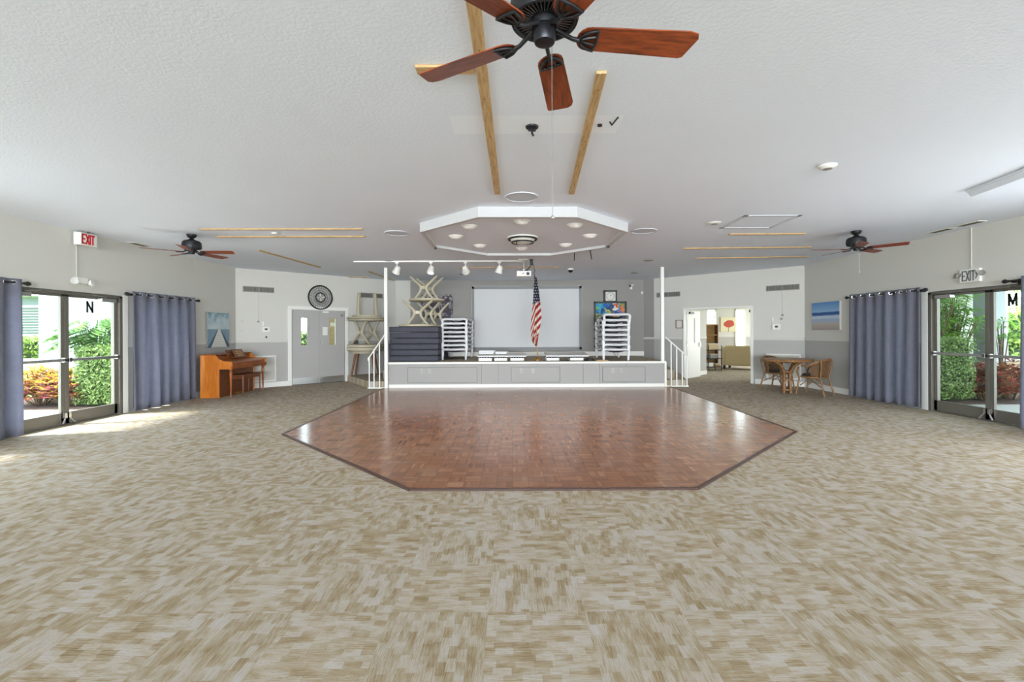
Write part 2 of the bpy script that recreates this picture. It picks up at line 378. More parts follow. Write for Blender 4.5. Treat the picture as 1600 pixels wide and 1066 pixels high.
def flag_mat():
    m, nt, b = newmat('flag_cloth')
    tc = N(nt, 'ShaderNodeTexCoord'); s = N(nt, 'ShaderNodeSeparateXYZ'); nt.links.new(tc.outputs['UV'], s.inputs[0])
    so = N(nt, 'ShaderNodeSeparateXYZ'); nt.links.new(tc.outputs['Object'], so.inputs[0])
    st = math_(nt, 'LESS_THAN', math_(nt, 'FRACT', s.outputs[1]), 0.5)
    c = mixc(nt, st, lin((216, 206, 196)), lin((150, 22, 28)))
    canton = math_(nt, 'GREATER_THAN', s.outputs[0], 0.5)
    gx = math_(nt, 'DIVIDE', so.outputs[0], 0.058); gz = math_(nt, 'DIVIDE', so.outputs[2], 0.075)
    gx = math_(nt, 'ADD', gx, math_(nt, 'MULTIPLY', math_(nt, 'FLOOR', gz), 0.5))
    dx = math_(nt, 'SUBTRACT', math_(nt, 'FRACT', gx), 0.5); dz = math_(nt, 'MULTIPLY', math_(nt, 'SUBTRACT', math_(nt, 'FRACT', gz), 0.5), 1.25)
    star = math_(nt, 'LESS_THAN', math_(nt, 'ADD', math_(nt, 'MULTIPLY', dx, dx), math_(nt, 'MULTIPLY', dz, dz)), 0.07)
    cc = mixc(nt, star, lin((26, 26, 58)), lin((190, 190, 194)))
    nt.links.new(mixc(nt, canton, c, cc), b.inputs['Base Color']); b.inputs['Roughness'].default_value = 0.75
flag_mat()

# ---------------------------------------------------------------- mesh helpers
class MB:
    def __init__(s): s.v = []; s.f = []; s.uv = None
    def add(s, vs, fs, M=None):
        o = len(s.v)
        s.v += [tuple(M @ Vector(p)) if M is not None else tuple(p) for p in vs]
        s.f += [tuple(i + o for i in q) for q in fs]
        return s
    def box(s, x0, x1, y0, y1, z0, z1, M=None):
        return s.add([(x0, y0, z0), (x1, y0, z0), (x1, y1, z0), (x0, y1, z0), (x0, y0, z1), (x1, y0, z1), (x1, y1, z1), (x0, y1, z1)],
                     [(0, 3, 2, 1), (4, 5, 6, 7), (0, 1, 5, 4), (1, 2, 6, 5), (2, 3, 7, 6), (3, 0, 4, 7)], M)
    def bar(s, p, q, w, h=None, up=(0, 0, 1)):
        p = Vector(p); q = Vector(q); h = h or w
        d = (q - p).normalized(); u = Vector(up)
        if abs(d.dot(u)) > 0.98: u = Vector((0, 1, 0))
        a = d.cross(u).normalized() * (w / 2); b = a.cross(d).normalized() * (h / 2)
        vs = [e + k for e in (p, q) for k in (-a - b, a - b, a + b, -a + b)]
        return s.add(vs, [(3, 2, 1, 0), (4, 5, 6, 7), (0, 1, 5, 4), (1, 2, 6, 5), (2, 3, 7, 6), (3, 0, 4, 7)])
    def cyl(s, p, q, r0, r1=None, n=14):
        p = Vector(p); q = Vector(q); r1 = r0 if r1 is None else r1
        d = (q - p).normalized(); u = Vector((0, 0, 1)) if abs(d.z) < 0.95 else Vector((1, 0, 0))
        a = d.cross(u).normalized(); b = d.cross(a)
        vs = []
        for e, r in ((p, r0), (q, r1)):
            for i in range(n):
                t = 2 * PI * i / n; vs.append(e + a * (r * math.cos(t)) + b * (r * math.sin(t)))
        fs = [(i, (i + 1) % n, n + (i + 1) % n, n + i) for i in range(n)] + [tuple(range(n - 1, -1, -1)), tuple(range(n, 2 * n))]
        return s.add(vs, fs)
    def tube(s, pts, r, n=8, closed=False, flat=1.0):
        P = [Vector(p) for p in pts]; m = len(P); vs = []; last = None
        for i in range(m):
            if closed: d = P[(i + 1) % m] - P[i - 1]
            else: d = P[min(i + 1, m - 1)] - P[max(i - 1, 0)]
            d.normalize()
            if last is None:
                u = Vector((0, 0, 1)) if abs(d.z) < 0.9 else Vector((1, 0, 0))
                a = d.cross(u).normalized()
            else:
                a = (last - d * last.dot(d)).normalized()
            last = a; b = d.cross(a)
            rr = r[i] if isinstance(r, (list, tuple)) else r
            for k in range(n):
                t = 2 * PI * k / n; vs.append(P[i] + a * (rr * math.cos(t)) + b * (rr * flat * math.sin(t)))
        fs = []
        for i in range(m if closed else m - 1):
            j = (i + 1) % m
            fs += [(i * n + k, i * n + (k + 1) % n, j * n + (k + 1) % n, j * n + k) for k in range(n)]
        if not closed: fs += [tuple(range(n - 1, -1, -1)), tuple(range((m - 1) * n, m * n))]
        return s.add(vs, fs)
    def lathe(s, prof, n=24, M=None):
        vs = []; m = len(prof)
        for r, z in prof:
            for k in range(n):
                t = 2 * PI * k / n; vs.append((max(r, 1e-4) * math.cos(t), max(r, 1e-4) * math.sin(t), z))
        fs = [(i * n + k, i * n + (k + 1) % n, (i + 1) * n + (k + 1) % n, (i + 1) * n + k) for i in range(m - 1) for k in range(n)]
        fs += [tuple(range(n - 1, -1, -1)), tuple(range((m - 1) * n, m * n))]
        return s.add(vs, fs, M)
    def prism(s, poly, z0, z1, M=None):
        n = len(poly)
        vs = [(x, y, z0) for x, y in poly] + [(x, y, z1) for x, y in poly]
        fs = [tuple(range(n - 1, -1, -1)), tuple(range(n, 2 * n))] + [(i, (i + 1) % n, n + (i + 1) % n, n + i) for i in range(n)]
        return s.add(vs, fs, M)
    def grid(s, fn, nu, nv):
        vs = [fn(i / nu, j / nv) for j in range(nv + 1) for i in range(nu + 1)]
        fs = [(j * (nu + 1) + i, j * (nu + 1) + i + 1, (j + 1) * (nu + 1) + i + 1, (j + 1) * (nu + 1) + i) for j in range(nv) for i in range(nu)]
        return s.add(vs, fs)
    def ball(s, c, r, n=12, sc=(1, 1, 1)):
        pr = [(math.sin(PI * i / n) * r, -math.cos(PI * i / n) * r) for i in range(n + 1)]
        return s.lathe(pr, n * 2, Matrix.Translation(c) @ Matrix.Diagonal((sc[0], sc[1], sc[2], 1)))
    def build(s, name, mat, parent=None, smooth=None, bevel=0.0, solid=0.0, loc=None, rot=None):
        me = bpy.data.meshes.new(name)
        me.from_pydata([tuple(p) for p in s.v], [], s.f); me.update()
        bm = bmesh.new(); bm.from_mesh(me); bmesh.ops.recalc_face_normals(bm, faces=bm.faces) if len(bm.faces) < 60000 else None
        bm.to_mesh(me); bm.free()
        o = bpy.data.objects.new(name, me); COL.objects.link(o)
        me.materials.append(MATS[mat] if isinstance(mat, str) else mat)
        if smooth:
            for p in me.polygons: p.use_smooth = True
            me.set_sharp_from_angle(angle=rad(smooth))
        if solid:
            md = o.modifiers.new('thick', 'SOLIDIFY'); md.thickness = solid; md.offset = 0
        if bevel:
            md = o.modifiers.new('bevel', 'BEVEL'); md.width = bevel; md.segments = 2; md.limit_method = 'ANGLE'; md.angle_limit = rad(40)
        if parent is not None: o.parent = parent
        if loc is not None: o.location = loc
        if rot is not None: o.rotation_euler = rot
        return o

def tag(o, label=None, cat=None, group=None, kind=None):
    if label: o['label'] = label
    if cat: o['category'] = cat
    if group: o['group'] = group
    if kind: o['kind'] = kind
    return o
def thing(name, label, cat, loc=(0, 0, 0), rz=0.0, group=None):
    o = bpy.data.objects.new(name, None); o.empty_display_size = 0.1; COL.objects.link(o)
    o.location = loc; o.rotation_euler = (0, 0, rz)
    return tag(o, label, cat, group)
def struct(o, label=None, cat=None):
    return tag(o, label, cat, kind='structure')
def kids(o): return [c for c in bpy.data.objects if c.parent is o]
def dup(src, loc, rot, label=None, group=None):
    def cp(o, parent):
        c = o.copy(); COL.objects.link(c)
        if parent is not None: c.parent = parent
        for ch in kids(o): cp(ch, c)
        return c
    r = cp(src, None); r.location = loc; r.rotation_euler = rot
    if label: r['label'] = label
    if group: r['group'] = group
    return r

class Wall:                      # x: along the wall to the right seen from inside, y: outwards, z: up
    def __init__(s, A, B):
        s.A = Vector((A[0], A[1], 0)); d = Vector((B[0] - A[0], B[1] - A[1], 0)); s.L = d.length; s.d = d.normalized()
        s.o = Vector((-s.d.y, s.d.x, 0)); s.ang = math.atan2(s.d.y, s.d.x)
        s.M = Matrix.Translation(s.A) @ Matrix.Rotation(s.ang, 4, 'Z')
    def at(s, x, y=0.0, z=0.0): return s.A + s.d * x + s.o * y + Vector((0, 0, z))
    def mesh(s, H, openings, t=0.16, x0=0.0, x1=None, z0=0.0):
        m = MB(); x1 = s.L if x1 is None else x1; x = x0
        for a, b, lo, hi in sorted(openings):
            if a > x: m.box(x, a, 0, t, z0, H)
            if lo > z0: m.box(a, b, 0, t, z0, lo)
            if hi < H: m.box(a, b, 0, t, hi, H)
            x = b
        if x < x1: m.box(x, x1, 0, t, z0, H)
        return m
    def place(s, o): o.matrix_world = s.M; return o

CH = 3.13
WL = Wall((-7.1, -15.0), (-7.1, 12.0))
WR = Wall((7.55, 12.05), (7.55, -15.0))
WLO = Wall((-7.1, 12.0), (-3.75, 15.1))
WRO = Wall((4.26, 15.1), (7.55, 12.05))
WB = Wall((-3.75, 15.1), (4.26, 15.1))
WREAR = Wall((7.55, -15.0), (-7.1, -15.0))
def yl(y): return y + 15.0         # world y -> x along the left wall
def yr(y): return 12.05 - y       # world y -> x along the right wall
def sro(s): return WRO.L - s      # distance from the right corner -> x along the right oblique wall

# ---------------------------------------------------------------- shell
o = struct(MB().prism([(-7.26, -15.16), (7.71, -15.16), (7.71, 12.1), (13.0, 12.1), (13.0, 19.5), (3.8, 19.5), (3.8, 15.26), (-3.8, 15.26), (-7.26, 12.1)], -0.12, 0.0).build('floor', 'carpet_tiles'), 'carpet of beige and ochre tiles laid quarter turned', 'carpet')
o = struct(MB().box(-8.4, 13.2, -15.3, 19.7, CH, CH + 0.2).build('ceiling', 'ceiling_texture'), 'textured white ceiling', 'ceiling')
wl = struct(WL.place(WL.mesh(CH, [(yl(-13.0), yl(-3.0), 0.05, 2.13), (yl(3.0), yl(5.4), 0.05, 2.13), (yl(6.38), yl(8.5), 0, 2.14), (yl(8.75), yl(10.2), 0.06, 2.1)]).build('wall_left', 'wall_paint')))
wr = struct(WR.place(WR.mesh(CH, [(yr(10.15), yr(8.72), 0.06, 2.1), (yr(8.46), yr(6.36), 0, 2.14), (yr(5.4), yr(3.0), 0.05, 2.13), (yr(-3.0), yr(-13.0), 0.05, 2.13)]).build('wall_right', 'wall_paint')))
struct(WLO.place(WLO.mesh(CH, [(1.36, 2.87, 0, 2.1)], x0=-0.06, x1=WLO.L + 0.06).build('wall_back_left', 'wall_paint')))
struct(WRO.place(WRO.mesh(CH, [(sro(3.16), sro(1.27), 0, 2.12)], x0=-0.06, x1=WRO.L + 0.06).build('wall_back_right', 'wall_paint')))
struct(WB.place(WB.mesh(CH, [], x0=-0.05, x1=WB.L + 0.05).build('wall_back', 'wall_paint')))
struct(WREAR.place(WREAR.mesh(CH, [(0.8, 13.9, 0.1, 2.9)]).build('wall_rear', 'wall_paint')))  # unseen; room depth and wide opening chosen for the rear fill light

# baseboards and chair rails
def strip(W, name, spans, z0, z1, t, mat='white_trim', bev=0.006):
    m = MB()
    for a, b in spans: m.box(a, b, -t, 0.0, z0, z1)
    return struct(W.place(m.build(name, mat, bevel=bev)))
strip(WL, 'baseboard_left', [(yl(10.4), WL.L)], 0, 0.135, 0.016)
strip(WR, 'baseboard_right', [(0, yr(10.35))], 0, 0.135, 0.016)
strip(WLO, 'baseboard_back_left', [(0, 1.27), (2.99, WLO.L)], 0, 0.135, 0.016)
strip(WRO, 'baseboard_back_right', [(0, sro(3.26)), (sro(1.18), WRO.L)], 0, 0.135, 0.016)
strip(WB, 'baseboard_back', [(0.3, WB.L)], 0.67, 0.81, 0.016)
strip(WL, 'trim_1', [(yl(10.4), WL.L)], 1.2, 1.265, 0.02, 'light_strip')
strip(WR, 'trim_2', [(0, yr(10.35))], 1.2, 1.265, 0.02, 'light_strip')
strip(WLO, 'trim_3', [(0, 1.27), (2.99, WLO.L)], 1.2, 1.265, 0.02, 'light_strip')
strip(WRO, 'trim_4', [(0, sro(3.26)), (sro(1.18), WRO.L)], 1.2, 1.265, 0.02, 'light_strip')

# ---------------------------------------------------------------- foyer beyond the right doorway
FW = Wall((4.0, 19.3), (13.0, 19.3))
FWIN = [(8.04, 8.42), (9.23, 9.62)]
struct(FW.place(FW.mesh(CH, [(a - 4.0, b - 4.0, 0.82, 2.34) for a, b in FWIN]).build('wall_foyer_back', 'wall_paint')))
FE = Wall((12.8, 19.3), (12.8, 12.2))
struct(FE.place(FE.mesh(CH, [(0.6, 4.2, 0.3, 2.4)]).build('wall_foyer_right', 'wall_paint')))
FS = Wall((12.8, 12.25), (7.75, 12.25))
struct(FS.place(FS.mesh(CH, []).build('wall_foyer_front', 'wall_paint')))
FL = Wall((5.14, 14.25), (6.57, 15.80))
struct(FL.place(FL.mesh(CH, [], t=0.12, x0=0.12).build('wall_foyer_left', 'wall_paint')))
strip(FL, 'baseboard_foyer', [(0.12, FL.L)], 0, 0.135, 0.016)
strip(FL, 'trim_5', [(0.12, FL.L)], 1.2, 1.265, 0.02, 'light_strip')
FN = Wall((6.57, 15.80), (5.2, 17.3))
struct(FN.place(FN.mesh(CH, [], t=0.12).build('wall_foyer_side', 'wall_paint')))
FX = Wall((4.0, 15.3), (4.0, 19.3))
struct(FX.place(FX.mesh(CH, [], t=0.12).build('wall_foyer_end', 'wall_paint')))
strip(FW, 'trim_6', [(0, 4.04), (4.42, 5.23), (5.62, 9)], 1.2, 1.265, 0.02, 'light_strip')
for i, (a, b) in enumerate(FWIN):
    fr = MB()
    for x in (a, b): fr.box(x - 0.02, x + 0.02, -0.03, 0.12, 0.80, 2.36)
    for k in range(6):
        z = 0.82 + k * (1.52 / 5); fr.box(a, b, -0.01, 0.1, z - 0.018, z + 0.018)
    for k in (0.82, 2.34): fr.box(a - 0.03, b + 0.03, -0.03, 0.1, k - 0.03, k + 0.03)
    f = struct(fr.build('window_%d' % (5 + i), 'white_trim', loc=(0, 19.3, 0)))
    MB().box(a, b, 0.03, 0.05, 0.82, 2.34).build('pane', 'glass', f)
fr = MB()
for x in (0.6, 2.4, 4.2): fr.box(x - 0.03, x + 0.03, 0, 0.1, 0.3, 2.4)
for z in (0.3, 2.4): fr.box(0.6, 4.2, 0, 0.1, z - 0.03, z + 0.03)
f = struct(FE.place(fr.build('window_7', 'white_trim')))
MB().box(0.6, 4.2, 0.04, 0.06, 0.3, 2.4).build('pane', 'glass', f)

# ---------------------------------------------------------------- letters (mesh strokes on an x-z plane, unit height)
STROKES = {
    'E': [((0, 0), (0, 1)), ((0, 1), (.5, 1)), ((0, .5), (.42, .5)), ((0, 0), (.5, 0))],
    'X': [((0, 0), (.55, 1)), ((.55, 0), (0, 1))],
    'I': [((0, 0), (0, 1))],
    'T': [((.27, 0), (.27, 1)), ((0, 1), (.54, 1))],
    'N': [((0, 0), (0, 1)), ((0, 1), (.48, 0)), ((.48, 0), (.48, 1))],
    'M': [((0, 0), (0, 1)), ((0, 1), (.32, .15)), ((.32, .15), (.64, 1)), ((.64, 0), (.64, 1))],
}
ADV = {'E': .72, 'X': .78, 'I': .25, 'T': .7, 'N': .7, 'M': .9}
def letters(m, text, x, z, h, wst, y, depth=0.004, sx=1.0):
    for ch in text:
        for (a, b) in STROKES[ch]:
            p = Vector((x + a[0] * h * sx, y, z + a[1] * h)); q = Vector((x + b[0] * h * sx, y, z + b[1] * h))
            d = (q - p).normalized(); p = p - d * wst * 0.5; q = q + d * wst * 0.5
            m.bar(p, q, depth, wst, up=d.cross(Vector((0, 1, 0))))
        x += ADV[ch] * h * sx
    return x

# ---------------------------------------------------------------- glass double doors
def glass_doors(name, W, x0, x1, letter, lx, label):
    r = thing(name, label, 'door', W.at(x0, 0, 0), W.ang); r['kind'] = 'structure'
    w_ = x1 - x0; H = 2.13
    f = MB()
    f.box(0, 0.07, -0.02, 0.14, 0, H); f.box(w_ - 0.07, w_, -0.02, 0.14, 0, H); f.box(0, w_, -0.02, 0.14, H - 0.045, H)
    f.box(0, w_, 0.0, 0.14, 0, 0.015)
    f.build('door_frame', 'bronze_frame', r, bevel=0.004)
    c = w_ / 2
    for k, (a, b) in enumerate(((0.075, c - 0.004), (c + 0.004, w_ - 0.075))):
        lf = MB(); st = 0.065
        lf.box(a, a + st, 0.02, 0.065, 0.02, H - 0.048); lf.box(b - st, b, 0.02, 0.065, 0.02, H - 0.048)
        lf.box(a, b, 0.02, 0.065, 0.02, 0.20); lf.box(a, b, 0.02, 0.065, H - 0.085, H - 0.048)
        o = lf.build('door_leaf', 'bronze_frame', r, bevel=0.004)
        MB().box(a + st, b - st, 0.04, 0.046, 0.2, H - 0.085).build('glass_pane', 'glass', o)
        pb = MB(); pb.box(a + 0.01, b - 0.01, -0.04, -0.005, 1.015, 1.06)
        pb.box(a + 0.01, a + 0.06, -0.04, 0.02, 1.0, 1.075); pb.box(b - 0.06, b - 0.01, -0.04, 0.02, 1.0, 1.075)
        pb.build('push_bar', 'steel', o, bevel=0.006)
        # closer arm at the head of the leaf
        cl = MB(); hx = a + 0.1 if k == 0 else b - 0.1; sg = 1 if k == 0 else -1
        cl.box(min(hx, hx + sg * 0.30), max(hx, hx + sg * 0.30), -0.06, 0.02, H - 0.125, H - 0.065)
        cl.bar((hx + sg * 0.2, -0.05, H - 0.05), (hx + sg * 0.46, -0.03, H - 0.02), 0.02, 0.012)
        cl.build('door_closer', 'steel', o, bevel=0.006)
        # floor bolt / kick stop at the meeting stile
        bx = b - 0.03 if k == 0 else a + 0.03
        kb = MB(); kb.box(bx - 0.02, bx + 0.02, -0.03, 0.02, 0.12, 0.2); kb.cyl((bx, -0.02, 0.13), (bx - (0.07 if k == 0 else -0.07), -0.04, 0.03), 0.012, 0.016, 8)
        kb.build('door_stop', 'chrome', o)
    lm = MB(); letters(lm, letter, lx, 1.825, 0.16, 0.034, 0.034, sx=1.25 if letter == 'N' else 1.0)
    lm.build('door_letter', 'black_plastic', r)
    return r
glass_doors('door_1', WL, yl(6.38), yl(8.5), 'N', 1.47, 'silver framed glass double door with the letter N and garden behind')
glass_doors('door_2', WR, yr(8.46), yr(6.36), 'M', 1.335, 'dark bronze framed glass double door with the letter M')

# full height windows behind the curtains, and unseen ones that admit more light
def tall_window(name, W, x0, x1, z0=0.06, z1=2.1, n=2, mat='bronze_frame'):
    f = MB(); w_ = x1 - x0
    f.box(0, 0.05, 0.02, 0.12, z0, z1); f.box(w_ - 0.05, w_, 0.02, 0.12, z0, z1); f.box(0, w_, 0.02, 0.12, z0, z0 + 0.05); f.box(0, w_, 0.02, 0.12, z1 - 0.05, z1)
    for k in range(1, n): f.box(w_ * k / n - 0.025, w_ * k / n + 0.025, 0.03, 0.1, z0, z1)
    o = struct(f.build(name, mat)); o.location = W.at(x0); o.rotation_euler = (0, 0, W.ang)
    MB().box(0.03, w_ - 0.03, 0.06, 0.066, z0 + 0.02, z1 - 0.02).build('glass_pane', 'glass', o)
tall_window('window_1', WL, yl(8.75), yl(10.2))
strip(WL, 'trim_7', [(yl(8.505), yl(8.62))], 0.0, 2.15, 0.02)
strip(WR, 'trim_8', [(yr(8.60), yr(8.465))], 0.0, 2.15, 0.02)
tall_window('window_2', WR, yr(10.15), yr(8.72))
tall_window('window_3', WL, yl(3.0), yl(5.4), 0.05, 2.13, 3)  # unseen; extent set to balance the light near the camera
tall_window('window_8', WL, yl(-13.0), yl(-3.0), 0.05, 2.13, 5)  # added, unseen: opening for the left rear fill lamp
tall_window('window_4', WR, yr(5.4), yr(3.0), 0.05, 2.13, 3)  # unseen; sized by the light it lets in
tall_window('window_9', WR, yr(-3.0), yr(-13.0), 0.05, 2.13, 5)  # added, unseen: opening for the right rear fill lamp

# ---------------------------------------------------------------- curtains and rods
def curtain(name, W, x0, x1, z0, z1, folds, label, rod0, rod1, rodlabel, seed=1, amp=0.062):
    rnd = random.Random(seed)
    n = folds * 14; nv = 16
    ph = [rnd.uniform(-0.6, 0.6) for _ in range(folds + 2)]
    am = [rnd.uniform(0.55, 1.35) for _ in range(folds + 2)]
    w_ = x1 - x0
    def fn(u, v):
        k = u * folds; i = int(min(k, folds - 1e-6)); t = k - i
        a = am[i] * (1 - t) + am[i + 1] * t; p = ph[i] * (1 - t) + ph[i + 1] * t
        sway = (0.35 + 0.65 * v)
        y = -0.10 - amp * a * (0.55 + 0.45 * v) * math.cos(2 * PI * k + p * v * 1.3)
        x = u * w_ + 0.018 * math.sin(2 * PI * k * 2 + p) * sway
        return (x, y, z1 - v * (z1 - z0) + 0.01 * math.sin(7 * u + seed) * v)
    c = thing(name, label, 'curtain', W.at(x0), W.ang, 'blue grey curtains beside the glass doors')
    m = MB().grid(fn, n, nv); m.build('curtain_panel', 'curtain_fabric', c, smooth=60, solid=0.006)
    # grommets where the cloth crosses the rod
    for k in range(folds * 2):
        u = (k + 0.5) / (folds * 2)
        p = fn(u, 0.03); q = fn(u + 0.004, 0.03)
        d = Vector((q[0] - p[0], q[1] - p[1], 0)).normalized(); nn = Vector((-d.y, d.x, 0))
        cen = Vector((p[0], p[1], z1 - 0.055)); pts = []
        for j in range(14):
            t = 2 * PI * j / 14; pts.append(cen + d * (0.026 * math.cos(t)) + Vector((0, 0, 0.026 * math.sin(t))))
        MB().tube(pts, 0.008, 6, closed=True).build('grommet', 'chrome', c, smooth=60)
    rz = z1 - 0.055
    r = thing(name.replace('curtain', 'curtain_rod'), rodlabel, 'curtain rod', W.at(rod0, 0, rz), W.ang)
    L = rod1 - rod0
    MB().cyl((0, -0.10, 0), (L, -0.10, 0), 0.0135, n=12).build('rod', 'black_plastic', r, smooth=40)
    for s, e in ((-1, 0.0), (1, L)):
        f = MB(); pr = [(0.013, 0), (0.02, 0.012), (0.016, 0.02), (0.03, 0.045), (0.033, 0.06), (0.024, 0.085), (0.006, 0.1)]
        f.lathe(pr, 14, Matrix.Translation((e, -0.10, 0)) @ Matrix.Rotation(s * PI / 2, 4, 'Y')); f.build('finial', 'black_plastic', r, smooth=50)
    for e in (0.06, L - 0.06):
        b = MB(); b.box(e - 0.01, e + 0.01, -0.1, 0, -0.03, -0.012); b.box(e - 0.02, e + 0.02, -0.012, 0, -0.07, 0.03); b.box(e - 0.01, e + 0.01, -0.125, -0.075, -0.03, -0.012)
        b.build('rod_bracket', 'black_plastic', r)
    return c
curtain('curtain', WL, yl(8.60), yl(10.28), 0.02, 2.235, 6, 'blue grey curtain hanging right of the glass door marked N', yl(8.55), yl(10.38), 'black curtain rod above the curtain by the beach pier painting', 3)
curtain('curtain', WL, yl(5.3), yl(6.64), 0.02, 2.235, 5, 'blue grey curtain at the left edge of the photo, left of the N door', yl(5.2), yl(6.70), 'black curtain rod left of the glass door marked N', 5)
curtain('curtain', WR, yr(10.26), yr(8.51), 0.02, 2.235, 7, 'blue grey curtain hanging left of the glass door marked M', yr(10.34), yr(8.47), 'black curtain rod between the beach painting and the M door', 8)
curtain('curtain', WR, yr(6.80), yr(5.3), 0.02, 2.235, 6, 'sliver of blue grey curtain at the right edge beyond the M door', yr(7.0), yr(5.2), 'black curtain rod end above the right leaf of the M door', 11)

# ---------------------------------------------------------------- grey double doors in the back left wall
r = thing('door_3', 'grey double doors with narrow glass lights below the round wall medallion', 'door', WLO.at(1.36), WLO.ang); r['kind'] = 'structure'
f = MB(); f.box(-0.10, 0.0, -0.03, 0.1, 0, 2.10); f.box(1.51, 1.61, -0.03, 0.1, 0, 2.10); f.box(-0.10, 1.61, -0.03, 0.1, 2.10, 2.20)
f.build('door_frame', 'white_trim', r, bevel=0.005)
for k, (a, b, g0, g1) in enumerate(((0.006, 0.752, 0.265, 0.435), (0.758, 1.504, 1.05, 1.235))):
    lf = MB(); y0, y1 = 0.02, 0.065
    lf.box(a, g0, y0, y1, 0.01, 2.10); lf.box(g1, b, y0, y1, 0.01, 2.10); lf.box(g0, g1, y0, y1, 0.01, 1.10); lf.box(g0, g1, y0, y1, 1.87, 2.10)
    o = lf.build('door_leaf', 'door_grey', r)
    MB().box(g0, g1, 0.04, 0.046, 1.10, 1.87).build('glass_pane', 'glass', o)
    MB().box(a + 0.02, b - 0.02, 0.012, 0.02, 0.02, 0.185).build('kick_plate', 'steel', o)
    bd = MB(); t = 0.018
    bd.box(g0 - t, g0, 0.008, 0.02, 1.10 - t, 1.87 + t); bd.box(g1, g1 + t, 0.008, 0.02, 1.10 - t, 1.87 + t); bd.box(g0, g1, 0.008, 0.02, 1.10 - t, 1.10); bd.box(g0, g1, 0.008, 0.02, 1.87, 1.87 + t)
    bd.build('glass_stop', 'door_grey', o)
    if k == 1:
        MB().cyl((0.82, 0.02, 1.17), (0.82, -0.04, 1.17), 0.03, n=12).build('door_knob', 'steel', o, smooth=40)
        MB().box(0.86, 1.0, 0.010, 0.02, 1.38, 1.62).build('door_notice', 'paper', o)
        MB().box(1.40, 1.46, -0.02, 0.02, 1.93, 2.0).build('door_closer', 'vent_metal', o)
MB().box(0.86, 1.03, -0.012, 0.02, 2.035, 2.075).build('door_holder', 'white_plastic', r)
MB().box(0.0, 1.51, 0.0, 0.09, 0.0, 0.012).build('threshold', 'black_plastic', r)
# vestibule behind the two grey doors
vb = MB(); vb.box(1.3, 2.5, 1.6, 1.7, 0, 2.6); vb.box(-0.9, -0.8, 0.17, 1.7, 0, 2.6); vb.box(2.4, 2.5, 0.17, 1.7, 0, 2.6); vb.box(-0.9, 2.5, 0.17, 1.7, -0.06, 0.0)
o = struct(vb.build('wall_vestibule', 'tan_wall', loc=WLO.at(1.36), rot=(0, 0, WLO.ang)))

# ---------------------------------------------------------------- open door pair to the foyer
r = thing('door_4', 'white framed doorway with both leaves open to the foyer with a sofa', 'door', WRO.at(sro(3.16)), WRO.ang); r['kind'] = 'structure'
W4 = 1.89
f = MB(); f.box(-0.03, 0.02, -0.03, 0.17, 0, 2.12); f.box(W4 - 0.02, W4 + 0.05, -0.03, 0.17, 0, 2.12); f.box(-0.03, W4 + 0.05, -0.03, 0.17, 2.10, 2.15)
f.build('door_frame', 'white_trim', r, bevel=0.005)
def leaf(hx, ang, sgn, mat):
    M = Matrix.Translation((hx, 0.15, 0)) @ Matrix.Rotation(ang, 4, 'Z')
    lf = MB(); w_ = 0.9; g0, g1 = 0.36, 0.52
    def bx(a, b, y0, y1, z0, z1, m): m.box(min(sgn * a, sgn * b), max(sgn * a, sgn * b), y0, y1, z0, z1, M)
    bx(0, g0, -0.022, 0.022, 0.01, 2.08, lf); bx(g1, w_, -0.022, 0.022, 0.01, 2.08, lf); bx(g0, g1, -0.022, 0.022, 0.01, 1.08, lf); bx(g0, g1, -0.022, 0.022, 1.86, 2.08, lf)
    o = lf.build('door_leaf', mat, r)
    g = MB(); bx(g0, g1, -0.004, 0.004, 1.08, 1.86, g); g.build('glass_pane', 'glass', o)
    h = MB(); bx(0.80, 0.86, -0.06, 0.06, 0.95, 1.1, h); h.build('door_handle', 'steel', o)
    c = MB(); bx(0.08, 0.36, -0.07, -0.022, 1.98, 2.05, c); c.build('door_closer', 'dark_metal', o)
    for z in (0.25, 1.05, 1.85):
        k = MB(); k.cyl(M @ Vector((0, -sgn * 0.0, z)), M @ Vector((0, 0, z + 0.1)), 0.012, n=8); k.build('hinge', 'steel', o)
leaf(0.03, rad(88), 1, 'white_trim')
leaf(W4 - 0.03, rad(-74), -1, 'white_trim')

# ---------------------------------------------------------------- dance floor
P0 = [(-0.945, 4.281), (1.694, 4.281), (4.055, 6.69), (3.98, 6.8)]
df = [(-0.945, 4.281), (1.694, 4.281), (4.055, 6.68), (4.11, 12.16), (-3.33, 12.16), (-3.274, 6.662)]
r = thing('dance_floor', 'brown parquet dance floor let into the carpet in front of the stage', 'dance floor', (0, 0, 0))
MB().prism(df, -0.03, 0.012).build('parquet_surface', 'parquet', r)
m = MB()
for i in (0, 1, 2, 4, 5):
    a = Vector((*df[i], 0.008)); b = Vector((*df[(i + 1) % 6], 0.008)); m.bar(a, b, 0.035, 0.016)
wood('edge_wood', (58, 36, 30), (86, 58, 48), 0.4)
m.build('edge_strip', 'edge_wood', r)

